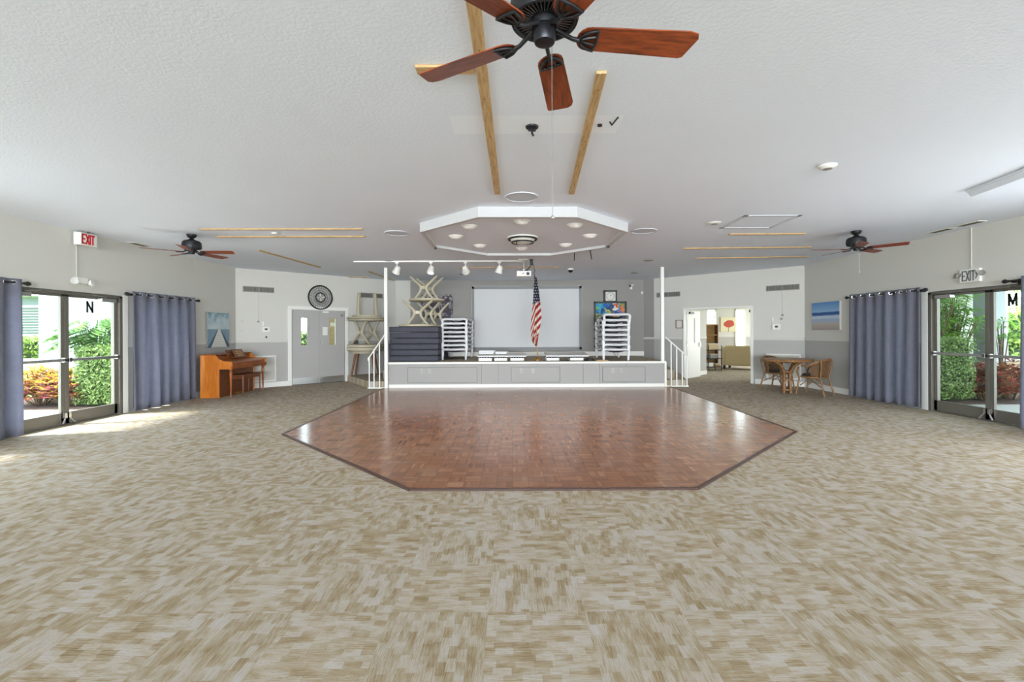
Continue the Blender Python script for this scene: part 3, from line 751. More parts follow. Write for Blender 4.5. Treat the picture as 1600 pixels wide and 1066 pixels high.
# ---------------------------------------------------------------- stage
SX0, SX1, SY, SZ = -3.215, 3.995, 12.16, 0.672
r = thing('stage_platform', 'low grey stage with white edges along the back wall', 'stage'); r['kind'] = 'structure'
MB().prism([(SX0, SY + 0.02), (SX1, SY + 0.02), (SX1, 15.1), (SX0, 15.1)], 0, SZ - 0.02).build('stage_body', 'stage_grey', r)
MB().prism([(SX0, SY + 0.04), (SX1, SY + 0.04), (SX1, 15.098), (SX0, 15.098)], SZ - 0.02, SZ).build('stage_carpet', 'carpet_tiles', r)
MB().box(SX0 - 0.01, SX1 + 0.01, SY - 0.02, SY + 0.05, SZ - 0.05, SZ + 0.005).build('stage_nosing', 'white_trim', r, bevel=0.008)
MB().box(SX0, SX1, SY - 0.0, SY + 0.03, 0, 0.095).build('stage_baseboard', 'white_trim', r, bevel=0.005)
m = MB(); m.box(SX1 - 0.03, SX1 + 0.02, SY - 0.015, SY + 0.04, 0, SZ - 0.02); m.build('corner_trim', 'white_trim', r)
sm = MB()
for x in (-1.54, -0.80, -0.36, 0.65, 1.30 + 0.55, 2.28 - 0.0, 2.98): sm.box(x - 0.004, x + 0.004, SY + 0.012, SY + 0.021, 0.095, SZ - 0.05)
sm.build('panel_seam', 'seam_dark', r)
for a, b in ((-2.72, -0.92), (-0.02, 1.24), (2.36, 3.46)):
    p = MB(); z0, z1 = 0.145, 0.53
    MB().box(a, b, SY + 0.008, SY + 0.021, z0, z1).build('access_panel', 'stage_grey', r, bevel=0.004)
    t = 0.008
    for q in ((a - t, a, z0 - t, z1 + t), (b, b + t, z0 - t, z1 + t), (a, b, z0 - t, z0), (a, b, z1, z1 + t)): p.box(q[0], q[1], SY + 0.004, SY + 0.021, q[2], q[3])
    p.build('panel_frame', 'seam_dark', r)
    c = {-2.72: (-2.35, -2.15), -0.02: (0.18 + 0.06, 0.54), 2.36: (2.62, 2.84)}[a]
    for x in c:
        ol = MB(); ol.box(x - 0.036, x + 0.036, SY - 0.0, SY + 0.01, 0.38, 0.495); o = ol.build('outlet_plate', 'outlet', r, bevel=0.003)
        hs = MB(); hs.box(x - 0.006, x + 0.014, SY - 0.003, SY + 0.002, 0.445, 0.465); hs.box(x - 0.012, x + 0.008, SY - 0.003, SY + 0.002, 0.405, 0.425); hs.build('socket', 'seam_dark', o)

# posts and rails at the two stage ends
def post(x, y, z0, label):
    o = MB().box(-0.042, 0.042, -0.042, 0.042, 0, CH - z0).build('support_post', 'white_metal', bevel=0.006); o.location = (x, y, z0)
    tag(o, label, 'post')
post(-3.265, 12.13, 0.0, 'square white post from floor to ceiling at the left stage corner')
post(3.93, 12.22, SZ + 0.004, 'square white post from stage to ceiling at the right stage corner')
def railing(name, x0, x1, y, zt0, zt1, n, label):
    r = thing(name, label, 'handrail', (x0, y, 0)); L = x1 - x0
    hr = MB(); d = 1 if L > 0 else -1
    hr.tube([(0, 0, zt0 - 0.1), (-0.01 * d, 0, zt0 - 0.03), (0.03 * d, 0, zt0), (L, 0, zt1)], 0.017, 10); hr.build('top_rail', 'white_metal', r, smooth=60)
    MB().box(min(-0.02, L), max(0.02, L), -0.02, 0.02, 0.0, 0.028).build('bottom_rail', 'white_metal', r)
    for k in range(n):
        x = L * k / n + (0.0 if k else 0.02 * d); z = zt0 + (zt1 - zt0) * (k / n)
        MB().cyl((x, 0, 0.02), (x, 0, z), 0.016, n=10).build('baluster', 'white_metal', r, smooth=40)
railing('stage_handrail', -3.73, -3.30, 12.13, 0.82, 1.40, 3, 'white sloping handrail at the left steps of the stage')
railing('stage_handrail', 4.60, 4.02, 12.24, 0.80, 1.30, 4, 'white sloping handrail at the right steps of the stage')

# carpeted steps left and right of the stage
r = thing('stage_steps', 'carpeted steps behind the left handrail, below the stored tables', 'steps'); r['kind'] = 'structure'
MB().prism([(-4.93, 13.98), (-3.73, 12.2), (SX0, 12.2), (SX0, 15.09), (-3.74, 15.09)], 0, 0.175).build('step', 'carpet_tiles', r)
MB().prism([(-3.52, 12.75), (SX0, 12.6), (SX0, 15.08), (-3.52, 15.08)], 0.175, 0.42).build('step', 'carpet_tiles', r)
r = thing('stage_steps', 'carpeted steps behind the right handrail beside the open doorway', 'steps'); r['kind'] = 'structure'
MB().prism([(SX1 + 0.03, 12.28), (4.58, 12.28), (5.1, 14.22), (4.27, 15.0), (SX1 + 0.03, 15.08)], 0, 0.175).build('step', 'carpet_tiles', r)
MB().prism([(SX1 + 0.03, 12.55), (4.36, 12.55), (4.75, 14.5), (4.27, 14.95), (SX1 + 0.03, 15.06)], 0.175, 0.42).build('step', 'carpet_tiles', r)

# ---------------------------------------------------------------- ceiling fans
def fan(name, x, y, zb, R, ang, label, pull=0.35):
    r = thing(name, label, 'ceiling fan', (x, y, zb), ang, 'wooden bladed ceiling fans')
    top = CH - zb
    MB().lathe([(0.0, top), (0.075, top), (0.078, top - 0.012), (0.06, top - 0.05), (0.03, top - 0.065), (0.0, top - 0.066)], 24).build('canopy', 'fan_black', r, smooth=40)
    MB().cyl((0, 0, 0.2), (0, 0, top - 0.06), 0.014, n=12).build('downrod', 'fan_black', r, smooth=40)
    mh = MB().lathe([(0.02, 0.24), (0.035, 0.225), (0.06, 0.205), (0.115, 0.19), (0.140, 0.165), (0.146, 0.12), (0.146, 0.075), (0.140, 0.058), (0.130, 0.056), (0.124, 0.062), (0.122, 0.085), (0.06, 0.085), (0.0, 0.085)], 40).build('motor_housing', 'fan_black', r, smooth=35)
    v = MB()
    for k in range(40):
        t = 2 * PI * k / 40; c, s = math.cos(t), math.sin(t)
        v.bar((0.058 * c, 0.058 * s, 0.070), (0.122 * c, 0.122 * s, 0.074), 0.0055, 0.010)
    v.build('vent_fins', 'fin_metal', mh)
    MB().lathe([(0.0, 0.088), (0.050, 0.086), (0.056, 0.06), (0.052, 0.036), (0.0, 0.034)], 28).build('flywheel', 'fan_black', r, smooth=40)
    MB().lathe([(0.0, 0.04), (0.044, 0.04), (0.047, 0.03), (0.047, -0.014), (0.042, -0.028), (0.03, -0.032), (0.0, -0.032)], 28).build('switch_housing', 'dark_metal', r, smooth=40)
    m = MB(); m.cyl((0.035, 0.02, -0.025), (0.035, 0.02, -pull), 0.0018, n=6); m.ball((0.035, 0.02, -pull), 0.008, 6); m.build('pull_chain', 'steel', r)
    def blade_shape():
        r0, r1, hw0, hw1 = 0.138, R, 0.060, 0.072
        pts = []
        for k in range(9):
            t = PI / 2 + PI * k / 8; pts.append((r0 + 0.055 + 0.055 * math.cos(t), hw0 * math.sin(t)))
        pts = pts[::-1]
        out = [(r1 - 0.018, hw1)] + [(r0 + 0.055, hw0)]
        poly = []
        for k in range(9):
            t = PI / 2 + PI * k / 8; poly.append((r0 + 0.055 + 0.055 * math.cos(t), hw0 * math.sin(t)))
        poly += [(r1 - 0.05, -hw1), (r1 - 0.012, -hw1 + 0.01), (r1, -hw1 + 0.035), (r1 - 0.028, hw1 - 0.008), (r1 - 0.045, hw1)]
        return poly
    for k in range(5):
        a = 2 * PI * k / 5
        M = Matrix.Rotation(a, 4, 'Z') @ Matrix.Rotation(rad(-12), 4, 'X')
        b = MB().prism(blade_shape(), -0.003, 0.003).build('blade', 'blade_wood', r, bevel=0.0015)
        b.matrix_local = M
        ir = MB()
        ir.tube([(0.05, 0, 0.035), (0.085, 0, 0.015), (0.12, 0, -0.004), (0.15, 0, -0.010)], [0.013, 0.010, 0.009, 0.011], 8)
        arc = [(0.148, 0, -0.009), (0.158, 0.022, -0.009), (0.178, 0.038, -0.009), (0.20, 0.046, -0.009), (0.218, 0.052, -0.009), (0.219, 0.03, -0.009), (0.222, 0, -0.009), (0.219, -0.03, -0.009), (0.218, -0.052, -0.009), (0.20, -0.046, -0.009), (0.178, -0.038, -0.009), (0.158, -0.022, -0.009)]
        ir.tube(arc, 0.0072, 8, closed=True)
        for yy in (0.02, -0.02): ir.tube([(0.15, 0, -0.009), (0.185, yy * 0.7, -0.01), (0.219, yy, -0.009)], 0.006, 6)
        i_ = ir.build('blade_iron', 'fan_black', b, smooth=50)
    return r
fan('ceiling_fan', 0.143, 1.975, 2.70, 0.665, rad(6), 'large ceiling fan with brown wooden blades at the top centre', 0.76)
fan('ceiling_fan', -5.43, 7.93, 2.83, 0.70, rad(4), 'ceiling fan near the left EXIT sign, above the left curtains', 0.34)
fan('ceiling_fan', 5.82, 7.89, 2.83, 0.70, rad(-46), 'ceiling fan above the right beach painting and curtain', 0.4)

# ---------------------------------------------------------------- ceiling strips, speakers, hatch, lights
def furring(a, b, w_, label, group=None, mat='furring_pine'):
    a = Vector((a[0], a[1], 0)); b = Vector((b[0], b[1], 0)); d = b - a; L = d.length
    m = MB().box(0, L, -w_ / 2, w_ / 2, -0.019, 0)
    k = MB()
    o = m.build('furring_strip', mat, bevel=0.002)
    o.location = (a.x, a.y, CH - 0.001); o.rotation_euler = (0, 0, math.atan2(d.y, d.x))
    tag(o, label, 'wood strip', group or 'bare wooden strips on the ceiling')
    rnd = random.Random(int(L * 1000))
    for q in range(max(2, int(L / 0.6))):
        x = (q + rnd.uniform(0.3, 0.7)) * L / max(2, int(L / 0.6))
        k.cyl((x, rnd.uniform(-0.2, 0.2) * w_, -0.0215), (x, 0, -0.018), 0.006, n=7)
    k.build('screw_heads', 'leg_wood', o)
PA = 'furring_pine_across'
furring((-0.192, 1.7), (-0.168, 5.63), 0.072, 'long bare pine strip left of the fan, running toward the stage', mat=PA)
furring((-0.60, 2.966), (-0.232, 2.969), 0.085, 'short bare pine strip crossing behind the left fan blade', mat=PA)
furring((0.584, 3.004), (0.727, 5.647), 0.066, 'bare pine strip right of the fan, slanting toward the stage', mat=PA)
furring((-4.977, 7.50), (-2.40, 7.53), 0.06, 'upper of two long pine strips right of the left ceiling fan', mat=PA)
furring((-5.08, 8.09), (-2.55, 8.12), 0.06, 'lower of two long pine strips right of the left ceiling fan', mat=PA)
furring((-5.097, 9.41), (-4.882, 11.898), 0.06, 'slanting pine strip on the ceiling above the medallion wall', mat=PA)
furring((-3.906, 12.755), (-3.79, 15.0), 0.055, 'dark wooden strip on the ceiling crossing behind the left stage post', mat=PA)
furring((-4.90, 14.0), (-4.27, 13.93), 0.05, 'short dark strip on the ceiling above the left wall vent', mat=PA)
furring((3.752, 8.06), (5.061, 8.055), 0.06, 'shortest and nearest pine strip below the ceiling hatch', mat=PA)
furring((3.462, 9.43), (5.975, 9.34), 0.06, 'middle of three pine strips left of the right ceiling fan', mat=PA)
furring((4.201, 10.69), (6.681, 10.55), 0.06, 'farthest of three pine strips left of the right ceiling fan', mat=PA)
furring((-1.349, 12.08), (1.217, 12.09), 0.06, 'thin wooden strip on the ceiling behind the projector', mat=PA)

def speaker(x, y, R, label):
    o = MB().lathe([(0.0, -0.004), (R * 0.88, -0.004), (R * 0.9, -0.012), (R * 0.97, -0.012), (R, 0.0), (0, 0)], 40).build('ceiling_speaker', 'fitting_dim', smooth=35)
    o.location = (x, y, CH - 0.001); tag(o, label, 'speaker', 'round ceiling speakers')
    g = MB().lathe([(0, -0.006), (R * 0.86, -0.006), (R * 0.86, -0.0035), (0, -0.0035)], 40).build('speaker_grille', 'fitting_dim', o)
speaker(0.126, 5.80, 0.215, 'round white ceiling speaker between the pine strips and the octagon')
speaker(-1.93, 7.876, 0.215, 'round white ceiling speaker left of the octagon')
speaker(2.205, 7.786, 0.215, 'round white ceiling speaker right of the octagon')
def smoke(x, y, R, h, label, cat='ceiling vent', name='ceiling_disc', mat='white_plastic'):
    o = MB().lathe([(0, -h), (R * 0.6, -h), (R * 0.8, -h * 0.75), (R, -h * 0.3), (R, 0), (0, 0)], 28).build(name, mat, smooth=40)
    o.location = (x, y, CH - 0.001); tag(o, label, cat)
    MB().lathe([(0, -h - 0.003), (R * 0.5, -h - 0.003), (R * 0.5, -h + 0.002), (0, -h + 0.002)], 24).build('disc_centre', 'vent_metal', o)
smoke(3.214, 4.748, 0.085, 0.035, 'small round smoke detector alone on the right ceiling', 'smoke detector', 'smoke_detector')
smoke(3.138, 7.232, 0.10, 0.02, 'small round disc on the ceiling left of the hatch', 'ceiling disc')
smoke(-3.958, 7.80, 0.05, 0.03, 'tiny round plate between the two left pine strips', 'ceiling disc')
smoke(-2.874, 11.013, 0.13, 0.012, 'flat round plate on the ceiling above the white track', 'ceiling disc', mat='vent_metal')
smoke(3.23, 11.045, 0.12, 0.012, 'flat round plate on the ceiling right of the black brackets', 'ceiling disc', mat='vent_metal')
smoke(3.51, 13.4, 0.1, 0.015, 'flat round plate on the ceiling near the right stage post', 'ceiling disc', mat='vent_metal')
smoke(-1.45, 13.5, 0.08, 0.015, 'flat round plate on the ceiling behind the spotlights', 'ceiling disc', mat='vent_metal')
o = MB().lathe([(0, -0.11), (0.03, -0.105), (0.055, -0.085), (0.066, -0.05), (0.066, -0.045), (0, -0.045)], 20).build('dome_camera', 'black_plastic', smooth=40)
o.location = (1.56, 12.40, CH); tag(o, 'small black dome camera hanging from the ceiling over the stage', 'camera')
MB().lathe([(0, -0.045), (0.075, -0.045), (0.078, 0), (0, 0)], 20).build('camera_base', 'white_plastic', o)
# sprinkler hook and loose wires on the bare patch
r = thing('ceiling_bracket', 'small dark metal bracket on the pale ceiling patch behind the fan', 'bracket', (0.171, 3.82, CH))
MB().lathe([(0, -0.012), (0.05, -0.012), (0.055, 0), (0, 0)], 14).build('mounting_plate', 'dark_metal', r)
m = MB(); m.tube([(0, 0, -0.01), (0.0, 0, -0.05), (0.012, 0.01, -0.075)], 0.009, 8); m.bar((-0.03, 0, -0.03), (0.03, 0.01, -0.03), 0.012); m.build('hook', 'dark_metal', r)
r = thing('ceiling_wire', 'small dark cut wires sticking out at the right end of the ceiling patch', 'wire', (0.79, 3.74, CH))
m = MB(); m.tube([(0, 0, 0), (0.015, -0.01, -0.03), (0.03, -0.06, -0.02), (0.045, -0.1, -0.01)], 0.007, 6); m.build('wire_end', 'black_plastic', r)
m = MB(); m.cyl((-0.07, 0.05, -0.012), (-0.07, 0.05, 0), 0.02, n=10); m.build('wire_cap', 'dark_metal', r)
# attic hatch
r = thing('ceiling_hatch', 'square white access hatch with raised frame on the right ceiling', 'hatch', (3.80, 7.19, CH))
m = MB(); t = 0.06
for a in ((-0.42, 0.42, -0.42, -0.42 + t), (-0.42, 0.42, 0.42 - t, 0.42), (-0.42, -0.42 + t, -0.42, 0.42), (0.42 - t, 0.42, -0.42, 0.42)): m.box(*a, -0.009, 0)
m.build('hatch_frame', 'fitting_dim', r, bevel=0.002); MB().box(-0.36, 0.36, -0.36, 0.36, -0.004, 0).build('hatch_panel', 'soffit_white', r)
# fluorescent fixture at the right edge
r = thing('fluorescent_fixture', 'long white fluorescent ceiling fixture at the right edge', 'ceiling light', (5.56, 4.98, CH - 0.001), rad(78.5))
MB().box(-0.61, 0.61, -0.22, 0.22, -0.03, 0).build('fixture_body', 'fitting_white', r, bevel=0.005)
MB().prism([(-0.21, -0.03), (0.21, -0.03), (0.17, -0.085), (-0.17, -0.085)], -0.60, 0.60, Matrix(((0, 0, 1, 0), (1, 0, 0, 0), (0, 1, 0, 0), (0, 0, 0, 1)))).build('diffuser', 'soffit_white', r)
# octagonal tray
r = thing('octagon_soffit', 'white octagonal ceiling box with round lights above the dance floor', 'ceiling box', (0.185, 7.84, 0), rad(1.2))
ap = 1.6; tt = math.tan(PI / 8)
def octo(a): return [(a * math.cos(PI / 8 + k * PI / 4) / math.cos(PI / 8), a * math.sin(PI / 8 + k * PI / 4) / math.cos(PI / 8)) for k in range(8)]
A8, B8 = octo(ap), octo(ap - 0.07)
m = MB()
for k in range(8):
    j = (k + 1) % 8
    m.add([(*A8[k], 2.985), (*A8[j], 2.985), (*B8[j], 2.985), (*B8[k], 2.985), (*A8[k], CH - 0.002), (*A8[j], CH - 0.002), (*B8[j], CH - 0.002), (*B8[k], CH - 0.002)],
          [(0, 1, 2, 3), (4, 5, 6, 7), (0, 1, 5, 4), (2, 3, 7, 6), (0, 3, 7, 4), (1, 2, 6, 5)])
m.build('soffit_rim', 'rim_paint', r)
MB().prism(octo(ap - 0.06), 3.03, 3.05).build('soffit_panel', 'soffit_white', r)
for i, (x, y) in enumerate([(0.148, 6.65), (-0.629, 6.93), (0.936, 6.88), (-0.916, 7.66), (1.284, 7.65), (-0.575, 8.49), (0.973, 8.44), (0.193, 8.78)]):
    l = thing('dome_light', ['dome light nearest the fan in the octagon', 'dome light in the octagon, front left', 'dome light in the octagon, front right', 'dome light at the left side of the octagon', 'dome light at the right side of the octagon', 'dome light in the octagon, back left', 'dome light in the octagon, back right', 'dome light farthest back in the octagon'][i], 'ceiling light', (x, y, 3.03), 0, 'dome lights in the octagon')
    MB().lathe([(0, -0.012), (0.115, -0.012), (0.12, 0), (0, 0)], 28).build('light_trim', 'white_plastic', l, smooth=40)
    MB().lathe([(0, -0.055), (0.045, -0.05), (0.08, -0.035), (0.1, -0.012), (0, -0.012)], 28).build('light_dome', 'white_plastic', l, smooth=40)
    lamp('dome_fill', 'AREA', (x, y, 3.03 - 0.06), (0, 0, 0), DOME_W, (1.0, 0.95, 0.86), shape='DISK', size=0.16)  # added fill lamp; the dome itself is unlit
l = thing('round_ceiling_fixture', 'round fixture with black rings at the centre of the octagon', 'ceiling light', (0.183, 7.80, 3.03))
MB().lathe([(0, -0.02), (0.25, -0.02), (0.26, 0), (0, 0)], 36).build('fixture_base', 'white_plastic', l, smooth=40)
for R, z in ((0.235, -0.035), (0.18, -0.085)):
    m = MB(); pts = [(R * math.cos(2 * PI * k / 36), R * math.sin(2 * PI * k / 36), z) for k in range(36)]
    m.tube(pts, 0.013, 6, closed=True); m.build('fixture_ring', 'black_plastic', l, smooth=60)
MB().lathe([(0, -0.10), (0.13, -0.10), (0.17, -0.085), (0.2, -0.05), (0.2, -0.02), (0, -0.02)], 36).build('fixture_bowl', 'off_white', l, smooth=40)
m = MB(); m.tube([(-0.10, -0.12, -0.08), (-0.105, -0.13, -0.13), (-0.09, -0.12, -0.15)], 0.009, 6); m.build('loose_wire', 'black_plastic', l)
for sx, yy in ((-1.42, 8.42), (1.78, 8.36)):
    o = MB().box(-0.02, 0.02, -0.03, 0.03, -0.035, 0.0).build('black_clip', 'black_plastic', bevel=0.004); o.location = (sx, yy + 0.33 - 0.2, 2.985)
    o.location = (0.185 + (sx - 0.185) * 0.97, yy, 2.985)
    tag(o, 'tiny black clip under the %s back rim of the octagon' % ('left' if sx < 0 else 'right'), 'clip')

# track lights
r = thing('light_track', 'thin white lighting track along the ceiling above the stage', 'light track', (0, 10.95, 0))
MB().box(-3.70, 0.33, -0.018, 0.018, CH - 0.03, CH).build('track_rail', 'white_metal', r)
for i, x in enumerate((-2.69, -1.893, -1.085, -0.29)):
    t = thing('track_spotlight', ['leftmost of four white spotlights on the ceiling track', 'second from left of four white spotlights on the track', 'third from left of four white spotlights on the track', 'rightmost of four white spotlights on the ceiling track'][i], 'spotlight', (x, 10.95, CH - 0.03), 0, 'white spotlights on the ceiling track')
    MB().box(-0.04, 0.04, -0.02, 0.02, -0.035, 0).build('track_adapter', 'white_plastic', t, bevel=0.004)
    MB().cyl((0, 0, -0.03), (0, 0, -0.13), 0.012, n=10).build('stem', 'white_plastic', t)
    tilt = [(0.5, 0.35), (0.15, -0.3), (-0.1, 1.1), (0.3, 0.2)][i]
    M = Matrix.Translation((0, 0, -0.19)) @ Matrix.Rotation(tilt[0], 4, 'Y') @ Matrix.Rotation(tilt[1], 4, 'X')
    s_ = MB().lathe([(0.0, 0.10), (0.045, 0.095), (0.066, 0.06), (0.072, 0.0), (0.092, -0.075), (0.088, -0.075), (0.066, -0.02), (0.0, -0.02)], 24, M).build('lamp_shade', 'white_plastic', t, smooth=35)
    lamp('track_fill', 'SPOT', (x, 10.98, CH - 0.24), aim((0.15 * (0.5 - i % 2), 1, -0.42)), SPOT_W, (1.0, 0.92, 0.8), spot_size=rad(110), spot_blend=0.9, shadow_soft_size=0.06)  # added fill spot below an unlit track head

# projector
r = thing('projector', 'white projector hanging from the ceiling above the flag', 'projector', (0.28, 10.8, 0))
MB().box(-0.165, 0.165, -0.12, 0.14, 2.725, 2.85).build('projector_body', 'white_plastic', r, bevel=0.012)
m = MB(); m.cyl((0.09, -0.15, 2.785), (0.09, -0.12, 2.785), 0.035, 0.04, 16); m.build('lens', 'black_plastic', r, smooth=40)
m = MB(); m.cyl((0, 0, 2.85), (0, 0, CH - 0.02), 0.018, n=12); m.lathe([(0.0, 2.87), (0.09, 2.87), (0.09, 2.885), (0, 2.885)], 16); m.build('mount_pole', 'steel', r, smooth=40)
m = MB(); m.box(-0.12, 0.1, -0.08, 0.08, CH - 0.02, CH); m.build('mount_plate', 'white_metal', r)
m = MB(); m.tube([(0.17, 0, CH - 0.04), (0.18, -0.02, 3.02), (0.13, -0.05, 2.93), (0.02, -0.1, 2.82), (-0.03, -0.13, 2.78)], 0.011, 6); m.tube([(0.19, 0, CH - 0.02), (0.23, 0, 2.98), (0.26, -0.02, 2.85), (0.22, -0.05, 2.80)], 0.006, 6)
m.box(0.14, 0.21, -0.03, 0.03, CH - 0.13, CH); m.build('cable', 'black_plastic', r, smooth=60)
# black hanging brackets behind the octagon
for i, (x, y, x2) in enumerate(((1.325, 9.85, 1.316), (1.625, 9.68, 1.655))):
    m = MB(); m.bar((0, 0, 0), (x2 - x, -0.02, -0.185), 0.018); o = m.build('hanging_rod', 'black_plastic'); o.location = (x, y, CH)
    tag(o, ['left of two short black rods hanging from the ceiling behind the octagon', 'right of two short black rods hanging from the ceiling behind the octagon'][i], 'rod')
    MB().box(-0.03, 0.03, -0.02, 0.02, -0.008, 0).build('rod_plate', 'black_plastic', o)

# ---------------------------------------------------------------- wall fittings
def vent(W, x0, x1, z0, z1, label, n=2):
    r = thing('wall_vent', label, 'vent', W.at((x0 + x1) / 2, 0, (z0 + z1) / 2), W.ang, 'grey louvred vents high on the walls')
    w_, h = x1 - x0, z1 - z0
    MB().box(-w_ / 2, w_ / 2, -0.006, 0, -h / 2, h / 2).build('vent_back', 'vent_dark', r)
    f = MB(); t = 0.018
    f.box(-w_ / 2, w_ / 2, -0.014, 0, h / 2 - t, h / 2); f.box(-w_ / 2, w_ / 2, -0.014, 0, -h / 2, -h / 2 + t)
    for k in range(n + 1):
        x = -w_ / 2 + w_ * k / n; x = min(max(x, -w_ / 2 + t / 2), w_ / 2 - t / 2); f.box(x - t / 2, x + t / 2, -0.014, 0, -h / 2, h / 2)
    f.build('vent_frame', 'vent_metal', r)
    s = MB(); k = -w_ / 2 + 0.03
    while k < w_ / 2 - 0.02:
        s.box(k - 0.005, k + 0.005, -0.012, -0.004, -h / 2 + t, h / 2 - t); k += 0.028
    s.build('vent_slats', 'vent_metal', r)
vent(WLO, 0.17, 0.92, 2.53, 2.68, 'wide grey vent near the ceiling above the piano')
vent(WLO, 3.37, 4.10, 2.53, 2.68, 'wide grey vent behind the upturned table legs left of the stage')
vent(WRO, sro(0.90), sro(0.11), 2.52, 2.67, 'wide grey vent high above the rattan chairs', 2)
vent(WRO, sro(4.04), sro(3.28), 2.52, 2.67, 'wide grey vent behind the right stage post')
def grille(W, x0, x1, z0, z1, label):
    r = thing('return_grille', label, 'air grille', W.at((x0 + x1) / 2, 0, (z0 + z1) / 2), W.ang, 'white framed return air grilles')
    w_, h = x1 - x0, z1 - z0; f = MB(); t = 0.04
    f.box(-w_ / 2, w_ / 2, -0.02, 0, h / 2 - t, h / 2); f.box(-w_ / 2, w_ / 2, -0.02, 0, -h / 2, -h / 2 + t); f.box(-w_ / 2, -w_ / 2 + t, -0.02, 0, -h / 2, h / 2); f.box(w_ / 2 - t, w_ / 2, -0.02, 0, -h / 2, h / 2)
    f.build('grille_frame', 'white_trim', r, bevel=0.004)
    s = MB(); z = -h / 2 + t
    s.box(-w_ / 2 + t, w_ / 2 - t, -0.003, 0, -h / 2 + t, h / 2 - t)
    while z < h / 2 - t:
        s.add([(-w_ / 2 + t, -0.003, z), (w_ / 2 - t, -0.003, z), (w_ / 2 - t, -0.014, z + 0.009), (-w_ / 2 + t, -0.014, z + 0.009)], [(0, 1, 2, 3)]); z += 0.016
    s.build('grille_louvres', 'off_white', r)
grille(WLO, 0.32, 0.96, 0.15, 0.85, 'white return air grille on the wall behind the piano')
grille(WRO, sro(0.90), sro(0.08), 0.17, 0.84, 'white return air grille behind the rattan table and chairs')

# round medallion
r = thing('wall_medallion', 'round dark metal wall medallion above the grey double doors', 'wall decoration', WLO.at(2.146, -0.03, 2.47), WLO.ang)
def ring(R, rr, n=48): return [(R * math.cos(2 * PI * k / n), 0, R * math.sin(2 * PI * k / n)) for k in range(n)], rr
m = MB(); m.tube(ring(0.34, 0)[0], 0.016, 8, closed=True); m.tube(ring(0.315, 0)[0], 0.006, 6, closed=True); m.build('outer_ring', 'black_plastic', r, smooth=60)
m = MB(); m.tube(ring(0.135, 0, 8)[0], 0.018, 8, closed=True); m.build('inner_ring', 'black_plastic', r)
m = MB()
for k in range(32):
    t = 2 * PI * k / 32; c, s = math.cos(t), math.sin(t); c2, s2 = math.cos(t + 0.13), math.sin(t + 0.13)
    m.tube([(0.14 * c, 0, 0.14 * s), (0.2 * c2, -0.006, 0.2 * s2), (0.26 * c, 0, 0.26 * s), (0.32 * c2, 0, 0.32 * s2)], 0.008, 5)
for R in (0.20, 0.265): m.tube(ring(R, 0, 40)[0], 0.007, 5, closed=True)
m.build('scrollwork', 'sign_grey', r, smooth=60)
m = MB(); m.lathe([(0, -0.006), (0.125, -0.006), (0.125, 0.006), (0, 0.006)], 24, Matrix.Rotation(PI / 2, 4, 'X')); m.build('centre_plate', 'vent_metal', r)
m = MB()
for k in range(4):
    t = PI / 2 * k + 0.1; m.tube([(0.02 * math.cos(t), -0.012, 0.02 * math.sin(t)), (0.11 * math.cos(t), -0.014, 0.11 * math.sin(t))], [0.01, 0.02], 8)
m.build('cross_petals', 'off_white', r, smooth=50)

def plate(W, x, z, w_, h, d, label, cat, name, mat='white_plastic', screen=None, conduit=None):
    o = thing(name, label, cat, W.at(x, 0, z), W.ang)
    MB().box(-w_ / 2, w_ / 2, -d, 0, -h / 2, h / 2).build('case', mat, o, bevel=0.004)
    if screen: MB().box(-w_ / 2 * screen, w_ / 2 * screen, -d - 0.004, -d + 0.002, -h * 0.14, h * 0.2).build('display', 'vent_dark', o)
    if conduit:
        c = MB(); c.tube([(conduit[0], -0.012, h / 2 - 0.01), (conduit[0], -0.012, conduit[1] - z)], 0.006, 6); c.build('cable', 'cord', o)
    return o
plate(WLO, 0.706, 1.55, 0.19, 0.14, 0.05, 'white thermostat box on the wall above the piano', 'thermostat', 'thermostat', screen=0.35)
plate(WLO, 0.64, 1.70, 0.035, 0.12, 0.03, 'small white switch just above the left thermostat', 'switch', 'wall_switch')
plate(WLO, 0.53, 1.755, 0.045, 0.045, 0.03, 'small round white button with a cable to the vent above the piano', 'button', 'wall_button', 'vent_metal', conduit=(0.0, 2.53))
plate(WLO, 0.165, 1.77, 0.045, 0.045, 0.03, 'upper of two small knobs in the corner above the piano', 'button', 'wall_button', 'light_strip')
plate(WLO, 0.165, 1.52, 0.05, 0.05, 0.03, 'lower of two small knobs in the corner above the piano', 'button', 'wall_button', 'light_strip')
plate(WLO, 0.72, 1.345, 0.04, 0.045, 0.02, 'tiny black knob below the left thermostat', 'button', 'wall_button', 'black_plastic')
plate(WLO, 3.213, 1.16, 0.12, 0.12, 0.04, 'small black box on the wall right of the grey double doors', 'control box', 'control_box', 'vent_dark', screen=0.5)
plate(WRO, sro(0.64), 1.56, 0.20, 0.15, 0.05, 'white thermostat box on the wall above the rattan chairs', 'thermostat', 'thermostat', screen=0.35)
plate(WRO, sro(0.73), 1.75, 0.05, 0.14, 0.03, 'small white switch just above the right thermostat', 'switch', 'wall_switch')
plate(WRO, sro(0.505), 1.87, 0.05, 0.05, 0.03, 'upper small grey knob right of the thermostat by the beach painting', 'button', 'wall_button', 'vent_metal', conduit=(0, 2.52))
plate(WRO, sro(0.53), 1.77, 0.045, 0.045, 0.03, 'lower small grey knob right of the thermostat by the beach painting', 'button', 'wall_button', 'vent_metal')
plate(FL, 1.25, 1.48, 0.14, 0.16, 0.01, 'white switch plate on the foyer wall beside the open door', 'switch', 'light_switch')

